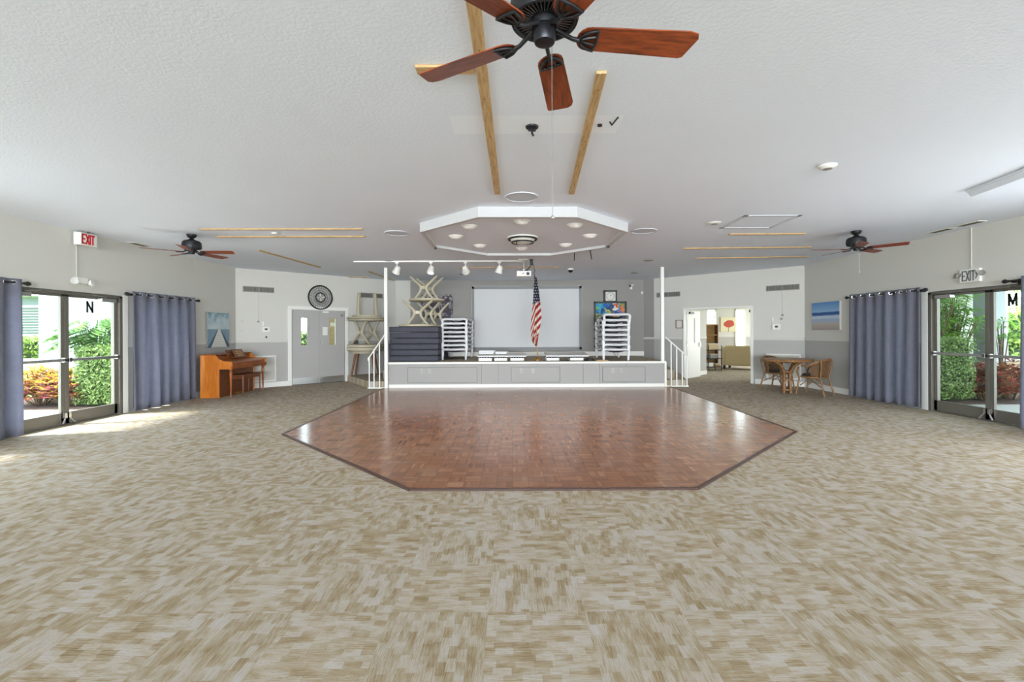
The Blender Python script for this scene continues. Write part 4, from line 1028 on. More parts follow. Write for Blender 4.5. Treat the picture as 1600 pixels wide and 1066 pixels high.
# canvases
def canvas(name, W, x, z, w_, h, d, mat, label, cat='painting', edge='off_white'):
    r = thing(name, label, cat, W.at(x, -0.004, z), W.ang)
    MB().box(-w_ / 2, w_ / 2, -d, 0, -h / 2, h / 2).build('canvas_edge', edge, r, bevel=0.003)
    MB().box(-w_ / 2 + 0.002, w_ / 2 - 0.002, -d - 0.003, -d + 0.001, -h / 2 + 0.002, h / 2 - 0.002).build('canvas_face', mat, r)
    return r
canvas('canvas_painting', WL, yl(11.22), 1.53, 0.83, 0.83, 0.05, 'pier_picture', 'canvas painting of a white pier on blue sea above the piano', edge='vent_metal')
canvas('canvas_painting', WR, yr(11.18), 1.80, 0.98, 0.67, 0.05, 'beach_picture', 'canvas painting of a beach and blue sea beside the right curtain')
canvas('canvas_painting', FW, 4.92, 1.72, 0.64, 0.60, 0.04, 'flower_picture', 'painting of a red flower in the foyer beyond the open doors')
canvas('canvas_painting', WB, -2.42 + 3.75, 2.29, 1.02, 0.76, 0.04, 'purple_picture', 'dark purple picture on the stage wall behind the upturned tables', edge='black_plastic')

# framed notice
r = thing('framed_notice', 'small dark framed notice left of the open doorway', 'picture', WRO.at(sro(3.31), 0, 1.67), WRO.ang)
f = MB()
for q in ((-0.11, 0.11, 0.112, 0.13), (-0.11, 0.11, -0.13, -0.112), (-0.11, -0.092, -0.13, 0.13), (0.092, 0.11, -0.13, 0.13)): f.box(q[0], q[1], -0.02, 0, q[2], q[3])
f.build('frame', 'bench_wood', r); MB().box(-0.1, 0.1, -0.006, 0, -0.12, 0.12).build('notice_sheet', 'off_white', r)

# EXIT signs and emergency lights
r = thing('exit_sign', 'white box EXIT sign with red letters at the ceiling left', 'exit sign', (-6.995, 7.67, 2.895), rad(90))
MB().box(-0.15, 0.15, -0.06, 0.06, 0.0, 0.20).build('sign_box', 'white_plastic', r, bevel=0.006)
m = MB(); letters(m, 'EXIT', -0.12, 0.03, 0.14, 0.024, -0.062, sx=0.66); m.build('sign_letters', 'red_sign', r)
m = MB(); m.lathe([(0, 0.234), (0.06, 0.234), (0.06, 0.222), (0, 0.222)], 16); m.cyl((0, 0, 0.195), (0, 0, 0.23), 0.02, n=10); m.build('sign_canopy', 'vent_metal', r)
r = thing('emergency_light', 'white twin emergency light above the left glass door', 'emergency light', WL.at(yl(7.66), 0, 2.30), WL.ang)
MB().box(-0.10, 0.10, -0.07, 0, -0.02, 0.075).build('light_case', 'white_plastic', r, bevel=0.012)
for s in (-1, 1):
    m = MB(); M = Matrix.Translation((s * 0.155, -0.06, 0.0)) @ Matrix.Rotation(rad(75), 4, 'X') @ Matrix.Rotation(rad(s * 15), 4, 'Y')
    m.lathe([(0, -0.03), (0.03, -0.03), (0.05, 0.0), (0.055, 0.03), (0.048, 0.03), (0.0, 0.01)], 16, M); m.build('lamp_head', 'white_plastic', r, smooth=40)
m = MB(); m.tube([(-0.05, -0.012, 0.07), (-0.05, -0.012, CH - 2.30)], 0.008, 6); m.build('conduit', 'light_strip', r)
r = thing('exit_sign', 'white EXIT sign with grey letters and lamp heads above the M door', 'exit sign', WR.at(yr(7.66), 0, 2.34), WR.ang)
MB().box(-0.17, 0.17, -0.05, 0, -0.11, 0.11).build('sign_box', 'white_plastic', r, bevel=0.008)
m = MB(); letters(m, 'EXIT', -0.115, -0.075, 0.15, 0.02, -0.052, sx=0.6); m.build('sign_letters', 'sign_grey', r)
m = MB()
m.bar((0.105, -0.052, 0.055), (0.135, -0.052, 0.0), 0.004, 0.016, up=(0.8, 0, 0.5)); m.bar((0.135, -0.052, 0.0), (0.105, -0.052, -0.055), 0.004, 0.016, up=(0.8, 0, -0.5))
m.bar((-0.135, -0.052, 0.055), (-0.155, -0.052, 0.0), 0.004, 0.012, up=(0.8, 0, 0.5)); m.build('sign_arrow', 'sign_grey', r)
for s in (-1, 1):
    m = MB(); M = Matrix.Translation((s * 0.215, -0.05, 0.02)) @ Matrix.Rotation(rad(80), 4, 'X') @ Matrix.Rotation(rad(s * 20), 4, 'Y')
    m.lathe([(0, -0.03), (0.025, -0.03), (0.042, 0.0), (0.046, 0.025), (0.0, 0.01)], 16, M); m.cyl((s * 0.165, -0.025, 0), (s * 0.2, -0.035, 0.01), 0.012, n=8); m.build('lamp_head', 'vent_metal', r, smooth=40)
m = MB(); m.tube([(0, -0.012, 0.1), (0, -0.012, CH - 2.34)], 0.008, 6); m.build('conduit', 'light_strip', r)
for x, y, l in ((-6.98, 8.75, 'thin grey ceiling vent beside the left EXIT sign'), (7.22, 7.85, 'thin grey ceiling vent left of the conduit over the M door'), (7.22, 7.35, 'thin grey ceiling vent right of the conduit over the M door')):
    r = thing('ceiling_vent', l, 'vent', (x, y, CH), rad(90)); MB().box(-0.19, 0.19, -0.07, 0.07, -0.012, 0).build('vent_frame', 'off_white', r)
    s = MB()
    for k in range(5): s.box(-0.16, 0.16, -0.05 + k * 0.022, -0.04 + k * 0.022, -0.014, -0.01)
    s.build('vent_slots', 'vent_dark', r)

# ---------------------------------------------------------------- stage wall
r = thing('projection_screen', 'large white projection screen with grey border on the stage wall', 'projection screen', WB.at(0.478 + 3.75, 0, 1.90), WB.ang)
w2, h2 = 1.795, 1.045
f = MB(); b = 0.105
for q in ((-w2, w2, h2 - b, h2), (-w2, w2, -h2, -h2 + b), (-w2, -w2 + b, -h2, h2), (w2 - b, w2, -h2, h2)): f.box(q[0], q[1], -0.035, 0, q[2], q[3])
f.build('screen_frame', 'screen_border', r, bevel=0.008)
f = MB()
for q in ((-w2, w2, h2 - 0.02, h2), (-w2, w2, -h2, -h2 + 0.02), (-w2, -w2 + 0.02, -h2, h2), (w2 - 0.02, w2, -h2, h2)): f.box(q[0], q[1], -0.05, -0.034, q[2], q[3])
f.build('frame_lip', 'vent_metal', r)
MB().box(-w2 + b, w2 - b, -0.02, 0, -h2 + b, h2 - b).build('screen_surface', 'screen_white', r)
r = thing('wall_clock', 'square clock in a black frame above the colourful picture board', 'clock', WB.at(3.173 + 3.75, 0, 2.595), WB.ang)
f = MB(); 
for q in ((-0.22, 0.22, 0.14, 0.19), (-0.22, 0.22, -0.19, -0.15), (-0.22, -0.15, -0.19, 0.19), (0.175, 0.22, -0.19, 0.19)): f.box(q[0], q[1], -0.04, 0, q[2], q[3])
f.build('clock_frame', 'black_plastic', r, bevel=0.004); MB().box(-0.15, 0.175, -0.015, 0, -0.15, 0.14).build('clock_face', 'paper', r)
m = MB(); m.tube([(0.012 + 0.125 * math.cos(2 * PI * k / 32), -0.018, -0.005 + 0.125 * math.sin(2 * PI * k / 32)) for k in range(32)], 0.006, 5, closed=True)
for k in range(12):
    t = 2 * PI * k / 12; m.bar((0.012 + 0.098 * math.cos(t), -0.018, -0.005 + 0.098 * math.sin(t)), (0.012 + 0.115 * math.cos(t), -0.018, -0.005 + 0.115 * math.sin(t)), 0.008)
m.build('dial', 'sign_grey', r)
m = MB(); m.bar((0.012, -0.02, -0.005), (0.06, -0.02, 0.03), 0.008); m.bar((0.012, -0.02, -0.005), (-0.01, -0.02, 0.085), 0.006); m.build('hands', 'black_plastic', r)
r = thing('picture_board', 'black framed board of bright colourful prints below the square clock', 'picture board', WB.at(3.176 + 3.75, 0, 2.047), WB.ang)
f = MB(); w2, h2, b = 0.53, 0.376, 0.055
for q in ((-w2, w2, h2 - b, h2), (-w2, w2, -h2, -h2 + b), (-w2, -w2 + b, -h2, h2), (w2 - b, w2, -h2, h2)): f.box(q[0], q[1], -0.03, 0, q[2], q[3])
f.build('board_frame', 'black_plastic', r, bevel=0.004); MB().box(-w2 + b, w2 - b, -0.01, 0, -h2 + b, h2 - b).build('board_back', 'vent_dark', r)
for n, (a, b_, c, d, mt) in enumerate(((-0.47, 0.03, -0.08, 0.315, 'sea_print'), (0.07, 0.46, -0.30, 0.315, 'reef_print'), (-0.47, -0.27, -0.31, -0.1, 'garden_print'))):
    MB().box(a, b_, -0.016, -0.009, c, d).build('print', mt, r)
r = thing('security_camera', 'white security camera with black lens high on the stage wall', 'camera', WB.at(3.85 + 3.75, 0, 2.92), WB.ang)
MB().box(-0.04, 0.04, -0.03, 0, -0.11, -0.03).build('camera_mount', 'white_plastic', r, bevel=0.005)
m = MB(); m.cyl((-0.05, -0.13, -0.005), (0.06, -0.02, 0.03), 0.034, n=14); m.bar((0, -0.02, -0.05), (0.01, -0.06, 0.0), 0.02); m.build('camera_body', 'white_plastic', r, smooth=40)
m = MB(); m.cyl((-0.058, -0.138, -0.008), (-0.048, -0.128, -0.005), 0.03, n=14); m.build('camera_lens', 'black_plastic', r)
plate(WB, 4.20 + 3.75, 2.70, 0.06, 0.08, 0.04, 'small white sensor at the right end of the stage wall', 'sensor', 'wall_sensor')
r = thing('hanging_cable', 'thin cable with dark clips on the wall left of the right lounger stack', 'cable', WB.at(2.665 + 3.75, -0.004, 0.9), 0)
m = MB(); m.tube([(0, -0.006, -0.2), (0.005, -0.006, 0.3), (0.0, -0.006, 0.68)], 0.006, 6); m.build('cable_run', 'vent_metal', r)
m = MB()
for z in (0.62, 0.53, 0.34, 0.24, 0.08, -0.05): m.ball((0, -0.018, z), 0.022, 5)
m.build('cable_clips', 'black_plastic', r)

# ---------------------------------------------------------------- stage: flag
r = thing('flag_on_stand', 'American flag draped on a pole standing on the stage', 'flag', (0.70, 12.85, SZ))
MB().lathe([(0, 0), (0.12, 0), (0.12, 0.02), (0.05, 0.05), (0.025, 0.09), (0, 0.09)], 20).build('flag_base', 'gold', r, smooth=40)
MB().cyl((0, 0, 0.05), (-0.07, 0, 2.28), 0.014, n=10).build('flag_pole', 'tan_wood', r, smooth=40)
m = MB(); m.lathe([(0.0, 0.0), (0.016, 0.01), (0.022, 0.05), (0.012, 0.13), (0.0, 0.2)], 10, Matrix.Translation((-0.07, 0, 2.20))); m.build('spear_finial', 'bench_wood', r, smooth=40)
FP = [(434, 836.5, 838.5), (446, 834.6, 840.5), (458, 833.8, 842.5), (470, 833.2, 843.8), (478, 832.2, 845.0), (490, 831.2, 845.8), (500, 830.2, 846.3), (510, 829.5, 844.0), (520, 829.2, 841.5), (530, 830.5, 841.0), (537, 833.0, 840.2), (541, 836.5, 839.0)]
def fsh(py):
    for a, b in zip(FP, FP[1:]):
        if a[0] <= py <= b[0]:
            t = (py - a[0]) / (b[0] - a[0]); return a[1] + (b[1] - a[1]) * t, a[2] + (b[2] - a[2]) * t
    return FP[-1][1], FP[-1][2]
PXM = 12.85 / 730.0
nu, nv = 36, 70
m = MB(); uvs = []
def flagpt(u, v):
    py = 434 + v * (541 - 434); l, rr = fsh(py); px = l + (rr - l) * u
    x = (px - 839.8) * PXM; z = 1.45 - (py - 519) * PXM - SZ
    fold = 0.05 * math.sin(u * 9.0 + v * 1.5) * min(1, v * 3) + 0.02 * math.sin(u * 17 + v * 5)
    y = -0.035 + fold * 0.8
    k = 1.1 if u > 0.34 else 3.0
    st = (z - k * x - (0 if u > 0.34 else 0.10)) / 0.205
    if py > 526: st = (z * 0.4 - 2.0 * x) / 0.205
    can = 1.0 if py < 473.5 - (px - 838) * 0.42 else 0.0
    uvs.append((can, st)); return (x, y, z)
m.grid(flagpt, nu, nv)
o = m.build('flag_cloth', 'flag_cloth', r, smooth=70, solid=0.004)
ul = o.data.uv_layers.new(name='stripes')
for lp in o.data.loops: ul.data[lp.index].uv = uvs[lp.vertex_index]
m = MB(); m.tube([((839.0 - 839.8) * PXM, -0.06, 1.45 - (538 - 519) * PXM - SZ), ((836 - 839.8) * PXM, -0.08, 1.45 - (530 - 519) * PXM - SZ), ((838.5 - 839.8) * PXM, -0.09, 1.45 - (518 - 519) * PXM - SZ)], 0.012, 6, flat=0.5)
m.tube([((833.0 - 839.8) * PXM, -0.04, 1.45 - (537 - 519) * PXM - SZ), ((829.8 - 839.8) * PXM, -0.05, 1.45 - (528 - 519) * PXM - SZ)], 0.012, 6, flat=0.5); m.build('gold_fringe', 'gold', r)

# ---------------------------------------------------------------- stage: dark mats, upturned tables, loungers, folded panels
def mat_slab():
    m = MB(); m.box(-0.66, 0.66, -0.36, 1.55, 0.004, 0.152)
    o = m.build('padded_mat', 'charcoal_fabric', bevel=0.018)
    s = MB()
    for z in (0.022, 0.134): s.tube([(-0.665, -0.365, z), (0.665, -0.365, z), (0.665, 1.555, z), (-0.665, 1.555, z)], 0.005, 6, closed=True)
    s.build('piping', 'black_mesh', o)
    return o
ml = ['bottom dark grey padded mat of the stack on the stage', 'second dark grey padded mat from the bottom of the stack', 'third dark grey padded mat from the bottom of the stack', 'third dark grey padded mat from the top of the stack', 'second dark grey padded mat from the top of the stack', 'topmost dark grey padded mat, under the upturned table']
m0 = mat_slab()
rnd = random.Random(4)
for i in range(6):
    o = m0 if i == 0 else dup(m0, (0, 0, 0), (0, 0, 0))
    o.location = (-2.63 + rnd.uniform(-0.012, 0.012), 12.87, SZ + 0.002 + i * 0.156); o.rotation_euler = (0, 0, rnd.uniform(-0.01, 0.01))
    tag(o, ml[i], 'mat', 'dark grey padded mats stacked on the stage')

def x_table(label, loc, rz, flip, R=0.53, H=0.72, mat='cream_resin', spread=0.22, rot3=None):
    r = thing('patio_table', label, 'table', loc, rz, 'cream patio tables stored on and beside the stage')
    s = -1 if flip else 1
    T = 0.06
    def Z(z): return (H - z) if flip else z
    t = MB(); zz = sorted((Z(H - T), Z(H)))
    t.lathe([(0, zz[0]), (R - 0.03, zz[0]), (R, zz[0] + 0.02), (R, zz[1] - 0.015), (R - 0.02, zz[1]), (0, zz[1])], 40); t.build('table_top', mat, r, smooth=35)
    L = H - T
    for y in (-spread, spread):
        for sg in (-1, 1):
            l = MB(); pts = [(sg * 0.40, y * 1.05, Z(0.0)), (sg * 0.27, y, Z(L * 0.18)), (sg * 0.13, y, Z(L * 0.36)), (sg * 0.075, y, Z(L * 0.5)), (sg * 0.10, y, Z(L * 0.66)), (sg * 0.18, y, Z(L * 0.85)), (sg * 0.27, y, Z(L))]
            l.tube(pts, [0.036, 0.044, 0.052, 0.058, 0.052, 0.046, 0.042], 8, flat=0.7); l.build('leg', mat, r, smooth=50)
        b = MB(); b.bar((-0.08, y, Z(L * 0.5)), (0.08, y, Z(L * 0.5)), 0.06, 0.08); b.build('cross_bar', mat, r)
    b = MB(); b.bar((0, -spread, Z(L * 0.5)), (0, spread, Z(L * 0.5)), 0.045); b.build('stretcher', mat, r)
    return r
x_table('cream table upside down with crossed legs, at the front on the dark mats', (-2.62, 12.98, SZ + 0.94), rad(10), True, R=0.52)
x_table('cream table upside down behind another on the dark mats, its legs toward the screen', (-2.35, 13.96, SZ + 0.94), rad(-28), True, R=0.47)
x_table('cream table upside down on top of another, legs reaching to the ceiling', (-2.42, 13.28, SZ + 0.94 + 0.725), rad(-12), True, R=0.50, H=0.68)
# left of the stage
def straight_table(label, name, loc, rz, flip, R, H, mat, legmat, splay, legr=0.03, tops=1):
    r = thing(name, label, 'table', loc, rz)
    def Z(z): return (H - z) if flip else z
    T = 0.05; zz = sorted((Z(H - T), Z(H)))
    t = MB(); t.lathe([(0, zz[0]), (R - 0.03, zz[0]), (R, zz[0] + 0.015), (R, zz[1] - 0.015), (R - 0.02, zz[1]), (0, zz[1])], 40); t.build('table_top', mat, r, smooth=35)
    ap_ = MB(); za = sorted((Z(H - T), Z(H - T - 0.06))); ap_.lathe([(0, za[0]), (R * 0.72, za[0]), (R * 0.72, za[1]), (0, za[1])], 28); ap_.build('apron', mat, r, smooth=35)
    for k in range(4):
        a = PI / 4 + k * PI / 2; c, s = math.cos(a), math.sin(a)
        l = MB(); l.cyl(((R * 0.62) * c, (R * 0.62) * s, Z(H - T)), ((R * 0.62 + splay) * c, (R * 0.62 + splay) * s, Z(0)), legr * 1.15, legr * 0.8, 10); l.build('leg', legmat, r, smooth=40)
    return r
TX, TY = -4.33, 13.78
r = straight_table('brown legged round table at the bottom of the stack on the left steps', 'round_table', (TX, TY - 0.02, 0.18), rad(8), False, 0.5, 0.78, 'weathered_cream', 'leg_wood', 0.16, 0.032)
for i in range(2):
    o = MB().lathe([(0, 0), (0.5, 0), (0.52, 0.02), (0.52, 0.055), (0.50, 0.07), (0, 0.07)], 40).build('loose_table_top', 'weathered_cream', smooth=35)
    o.location = (TX + 0.015 * i, TY, 0.962 + i * 0.078); tag(o, ['lower loose round table top between the tables on the left steps', 'upper loose round table top between the tables on the left steps'][i], 'table top', 'loose table tops on the left steps')
    MB().tube([(0.515 * math.cos(2 * PI * k / 30), 0.515 * math.sin(2 * PI * k / 30), 0.01) for k in range(30)], 0.012, 6, closed=True).build('top_rim', 'cream_resin', o)
x_table('cream table with crossed legs standing in the middle of the left stack', (TX + 0.05, TY, 1.12), rad(-35), False, R=0.545, H=0.73, mat='weathered_cream')
straight_table('cream table upside down on top of the left stack, legs in the air', 'round_table', (TX + 0.05, TY, 1.852), rad(20), True, 0.57, 0.76, 'weathered_cream', 'weathered_cream', -0.03, 0.042)

def lounger(label, loc, rz, group):
    r = thing('sun_lounger', label, 'sun lounger', loc, rz, group)
    w_, L, H = 0.36, 1.72, 0.30
    for y, nm in ((0.05, 'front'), (L - 0.1, 'rear')):
        for s in (-1, 1):
            l = MB(); l.tube([(s * (w_ - 0.035), y, 0.0), (s * (w_ - 0.03), y, 0.12), (s * (w_ - 0.015), y, H - 0.05), (s * (w_ - 0.05), y, H)], [0.026, 0.034, 0.036, 0.03], 8); l.build('leg', 'frame_white', r, smooth=50)
        f = MB(); f.tube([(-w_ + 0.02, y, H - 0.03), (-w_ + 0.09, y, H - 0.005), (0, y, H - 0.012), (w_ - 0.09, y, H - 0.005), (w_ - 0.02, y, H - 0.03)], 0.042, 8, flat=0.8); f.build('end_rail', 'frame_white', r, smooth=50)
    for s in (-1, 1):
        sd = MB(); sd.tube([(s * (w_ - 0.02), 0.05, H - 0.03), (s * (w_ - 0.015), 0.45, H + 0.005), (s * (w_ - 0.015), 0.85, H - 0.03), (s * (w_ - 0.015), 1.25, H + 0.005), (s * (w_ - 0.02), L - 0.1, H - 0.03)], 0.026, 8); sd.build('side_rail', 'frame_white', r, smooth=50)
    g = MB(); g.grid(lambda u, v: ((u - 0.5) * 2 * (w_ - 0.055), 0.075 + v * (L - 0.2), H + 0.004 - 0.085 * math.sin(PI * u) ** 0.5), 8, 14); g.build('mesh_seat', 'black_mesh', r, solid=0.012)
    return r
ord8 = ['bottom', 'second from bottom', 'third from bottom', 'fourth from bottom', 'fourth from top', 'third from top', 'second from top', 'topmost']
l0 = None
for side, (x, y, rz, pitch, base) in (('left', (-1.62, 13.06, rad(-1), 0.122, 0)), ('right', (2.79, 12.50, rad(-3.5), 0.132, 0))):
    for i in range(8):
        lab = '%s white lounger with black mesh in the stack %s of the screen' % (ord8[i], side)
        grp = 'white sun loungers stacked %s of the screen' % side
        loc = (x + (0.006 if i % 2 else -0.004), y, SZ + 0.002 + i * pitch)
        if l0 is None: l0 = o = lounger(lab, loc, rz, grp)
        else: o = dup(l0, loc, (0, 0, rz), lab, grp)
        if side == 'right' and i == 7: o.location.z += 0.02; o.rotation_euler = (rad(-1.5), 0, rz - 0.03); o.location.x += 0.02

def tray(loc, w_, label, d=0.5, h=0.085, rz=0.0, group='low white trays on the stage floor'):
    r = thing('folding_tray', label, 'tray', loc, rz, group)
    m = MB(); m.box(-w_ / 2, w_ / 2, 0, 0.03, 0, h); m.box(-w_ / 2, w_ / 2, d - 0.03, d, 0, h); m.box(-w_ / 2, -w_ / 2 + 0.02, 0, d, 0, h); m.box(w_ / 2 - 0.02, w_ / 2, 0, d, 0, h); m.box(-w_ / 2, w_ / 2, 0, d, 0, 0.02)
    m.build('tray_body', 'white_plastic', r, bevel=0.006)
    m = MB()
    for k in range(int(w_ / 0.07)): m.box(-w_ / 2 + 0.03 + k * 0.07, -w_ / 2 + 0.07 + k * 0.07, 0.02, d - 0.02, h + 0.0, h + 0.03)
    m.build('tray_contents', 'black_mesh', r)
YF = 12.45
def sx(px): return (px - 800) / 730.0 * YF
tray((sx(758), YF, SZ + 0.002), sx(769) - sx(747.5), 'leftmost white tray under the panels beneath the screen', rz=rad(2))
tray((sx(782), YF, SZ + 0.002), sx(792) - sx(771), 'middle white tray under the panels beneath the screen')
tray((sx(808), YF, SZ + 0.002), sx(819) - sx(797), 'white tray left of the flag stand under the panels')
tray((sx(863.5), YF, SZ + 0.002), sx(874) - sx(853), 'white tray right of the flag stand')
tray((sx(901), YF, SZ + 0.002), sx(912) - sx(890), 'white tray left of the right lounger stack')
def panel(loc, w_, label, d=0.62, h=0.05, rz=0.0, tilt=0.0):
    r = thing('folded_panel', label, 'panel', loc, rz, 'white panels lying on the trays'); r.rotation_euler = (tilt, 0, rz)
    MB().box(-w_ / 2, w_ / 2, 0, d, 0, h * 0.6).build('panel_board', 'off_white', r, bevel=0.006)
    m = MB(); m.tube([(-w_ / 2, -0.01, h * 0.3), (w_ / 2, -0.01, h * 0.3), (w_ / 2, d, h * 0.3), (-w_ / 2, d, h * 0.3)], h * 0.42, 8, closed=True); m.build('panel_rim', 'frame_white', r, smooth=60)
panel((sx(784), YF - 0.03, SZ + 0.122), sx(822) - sx(746.5), 'long white panel on three trays beneath the screen', tilt=rad(5))
panel((sx(886), YF - 0.03, SZ + 0.122), sx(919) - sx(853), 'long white panel on two trays right of the flag', tilt=rad(5))
for i, (a, b, n, lab) in enumerate(((748.5, 771, 3, 'stack of white slats lying on the left panel beneath the screen'), (775, 792, 2, 'loose white slats at the right end of the left panel'))):
    r = thing('slat_bundle', lab, 'slats', (sx((a + b) / 2), YF + 0.14, SZ + 0.19))
    rnd = random.Random(i + 3)
    for k in range(n * 2):
        m = MB(); w_ = sx(b) - sx(a); m.box(-w_ / 2, w_ / 2, 0, 0.06, 0, 0.028)
        o = m.build('slat', 'frame_white', r, bevel=0.004); o.location = (rnd.uniform(-0.03, 0.03), 0.02 + 0.075 * (k % 2), 0.031 * (k // 2)); o.rotation_euler = (0, 0, rnd.uniform(-0.06, 0.06))
r = thing('cable_coil', 'coil of black cable on the stage beside the right loungers', 'cable', (sx(922), YF - 0.05, SZ + 0.004))
m = MB()
for k in range(3): m.tube([((0.13 - 0.02 * k) * math.cos(2 * PI * j / 20), 0.13 + 0.12 * math.sin(2 * PI * j / 20), 0.015 + 0.02 * k) for j in range(20)], 0.013, 6, closed=True)
m.build('cable_loop', 'black_plastic', r, smooth=60)
m = MB(); m.box(-0.1, 0.02, 0.05, 0.2, 0.0, 0.075); m.build('plug_box', 'black_plastic', r, bevel=0.01)
o = MB().box(-0.15, 0.15, -0.02, 0.02, 0, 0.03).build('wood_batten', 'tan_wood', bevel=0.003); o.location = (sx(939), 12.28, SZ + 0.004); o.rotation_euler = (0, 0, rad(-8)); tag(o, 'short wooden batten on the stage edge before the right loungers', 'batten')
r = thing('power_strip', 'black power box on the stage wall behind the right loungers', 'power box', (3.05, 14.98, SZ + 0.16), 0)
MB().box(-0.12, 0.12, -0.03, 0.03, 0, 0.08).build('power_case', 'black_plastic', r, bevel=0.005)
m = MB(); m.tube([(0.1, 0, 0.03), (0.2, -0.02, -0.05), (0.26, -0.02, -0.14)], 0.008, 6); m.build('power_cord', 'black_plastic', r)

# ---------------------------------------------------------------- piano and bench
r = thing('upright_piano', 'honey brown upright piano standing against the left wall', 'piano', (-6.98, 11.17, 0), rad(90))
PW = 0.725
def sidepoly(): return [(0, 0), (-0.42, 0), (-0.42, 0.64), (-0.70, 0.64), (-0.715, 0.66), (-0.715, 0.80), (-0.70, 0.815), (-0.50, 0.83), (-0.42, 0.87), (-0.36, 0.935), (-0.33, 0.955), (0, 0.955)]
for s in (-1, 1):
    M = Matrix(((0, 0, 1, s * PW - (0.02 if s > 0 else -0.02) - 0.02), (1, 0, 0, 0), (0, 1, 0, 0), (0, 0, 0, 1)))
    MB().prism(sidepoly(), 0, 0.04, M).build('end_panel', 'piano_end_wood', r, bevel=0.004)
MB().box(-PW + 0.04, PW - 0.04, -0.40, 0, 0.0, 0.64).build('lower_panel', 'bench_wood', r)
MB().box(-PW + 0.04, PW - 0.04, -0.31, 0, 0.64, 0.935).build('upper_case', 'piano_wood', r)
MB().box(-PW, PW, -0.345, 0.0, 0.955, 0.975).build('lid', 'piano_wood', r, bevel=0.006)
MB().box(-PW + 0.04, PW - 0.04, -0.69, -0.31, 0.64, 0.70).build('keybed', 'piano_wood', r, bevel=0.006)
m = MB(); m.add([(-PW + 0.04, -0.70, 0.70), (PW - 0.04, -0.70, 0.70), (PW - 0.04, -0.70, 0.79), (-PW + 0.04, -0.70, 0.79), (-PW + 0.04, -0.31, 0.70), (PW - 0.04, -0.31, 0.70), (PW - 0.04, -0.31, 0.86), (-PW + 0.04, -0.31, 0.86)],
               [(0, 1, 2, 3), (3, 2, 6, 7), (4, 7, 6, 5), (0, 3, 7, 4), (1, 5, 6, 2)]); m.build('fallboard', 'piano_wood', r, bevel=0.01)
pts = [(-PW, 0.665)] + [(x / 20.0 * PW, 0.655 - 0.018 * math.sin(x / 20.0 * PI * 3) - 0.012 * math.cos(x / 10.0 * PI)) for x in range(-20, 21)] + [(PW, 0.665), (PW, 0.72), (-PW, 0.72)]
MB().prism(pts, 0.70, 0.725, Matrix(((1, 0, 0, 0), (0, 0, -1, 0), (0, 1, 0, 0), (0, 0, 0, 1)))).build('keyslip', 'piano_wood', r)
for s in (-1, 1):
    m = MB(); x = s * (PW - 0.05)
    M = Matrix.Translation((x, -0.66, 0)); m.lathe([(0.0, 0), (0.016, 0), (0.018, 0.03), (0.014, 0.05), (0.02, 0.2), (0.03, 0.5), (0.034, 0.56), (0.026, 0.58), (0.036, 0.6), (0.036, 0.64), (0, 0.64)], 14, M); m.build('leg', 'piano_wood', r, smooth=40)
m = MB(); m.add([(-0.30, -0.37, 0.90), (0.30, -0.37, 0.90), (0.27, -0.30, 1.06), (-0.27, -0.30, 1.06), (-0.30, -0.35, 0.90), (0.30, -0.35, 0.90), (0.27, -0.28, 1.06), (-0.27, -0.28, 1.06)], [(0, 1, 2, 3), (5, 4, 7, 6), (0, 3, 7, 4), (1, 5, 6, 2), (3, 2, 6, 7), (0, 4, 5, 1)]); m.build('music_desk', 'bench_wood', r)
for x in (-0.12, 0.0, 0.12):
    m = MB(); m.cyl((x * 0.6, -0.42, 0.05), (x * 0.6, -0.50, 0.035), 0.014, n=8); m.build('pedal', 'gold', r)
# music folder on the desk
r = thing('music_folder', 'dark brown folder with orange lettering lines on the piano', 'music folder', (-6.53, 11.26, 0.875), rad(90))
r.rotation_euler = Euler((rad(-32), 0, rad(90)), 'XYZ')
m = MB(); m.box(-0.20, 0.20, -0.012, 0.012, 0, 0.22); o = m.build('folder_cover', 'bench_wood', r, bevel=0.004)
m = MB()
for z, w_ in ((0.16, 0.13), (0.105, 0.15), (0.05, 0.11)):
    x = -w_
    rnd = random.Random(int(z * 1000))
    while x < w_ - 0.02:
        l = rnd.uniform(0.02, 0.05); m.box(x, min(x + l, w_), -0.015, -0.011, z - 0.012, z + 0.014); x += l + 0.012
m.build('folder_stripes', 'tan_wood', o)
r = thing('piano_bench', 'small dark brown wooden bench at the piano', 'bench', (-6.41, 11.25, 0), rad(90))
MB().box(-0.40, 0.40, -0.17, 0.17, 0.46, 0.485).build('seat', 'bench_wood', r, bevel=0.006)
m = MB(); m.box(-0.37, 0.37, -0.15, -0.13, 0.385, 0.46); m.box(-0.37, 0.37, 0.13, 0.15, 0.385, 0.46); m.box(-0.37, -0.35, -0.15, 0.15, 0.385, 0.46); m.box(0.35, 0.37, -0.15, 0.15, 0.385, 0.46); m.build('apron', 'bench_wood', r)
for a in (-1, 1):
    for b in (-1, 1):
        m = MB(); m.cyl((a * 0.355, b * 0.135, 0.46), (a * 0.365, b * 0.14, 0), 0.022, 0.013, 10); m.build('leg', 'bench_wood', r, smooth=40)

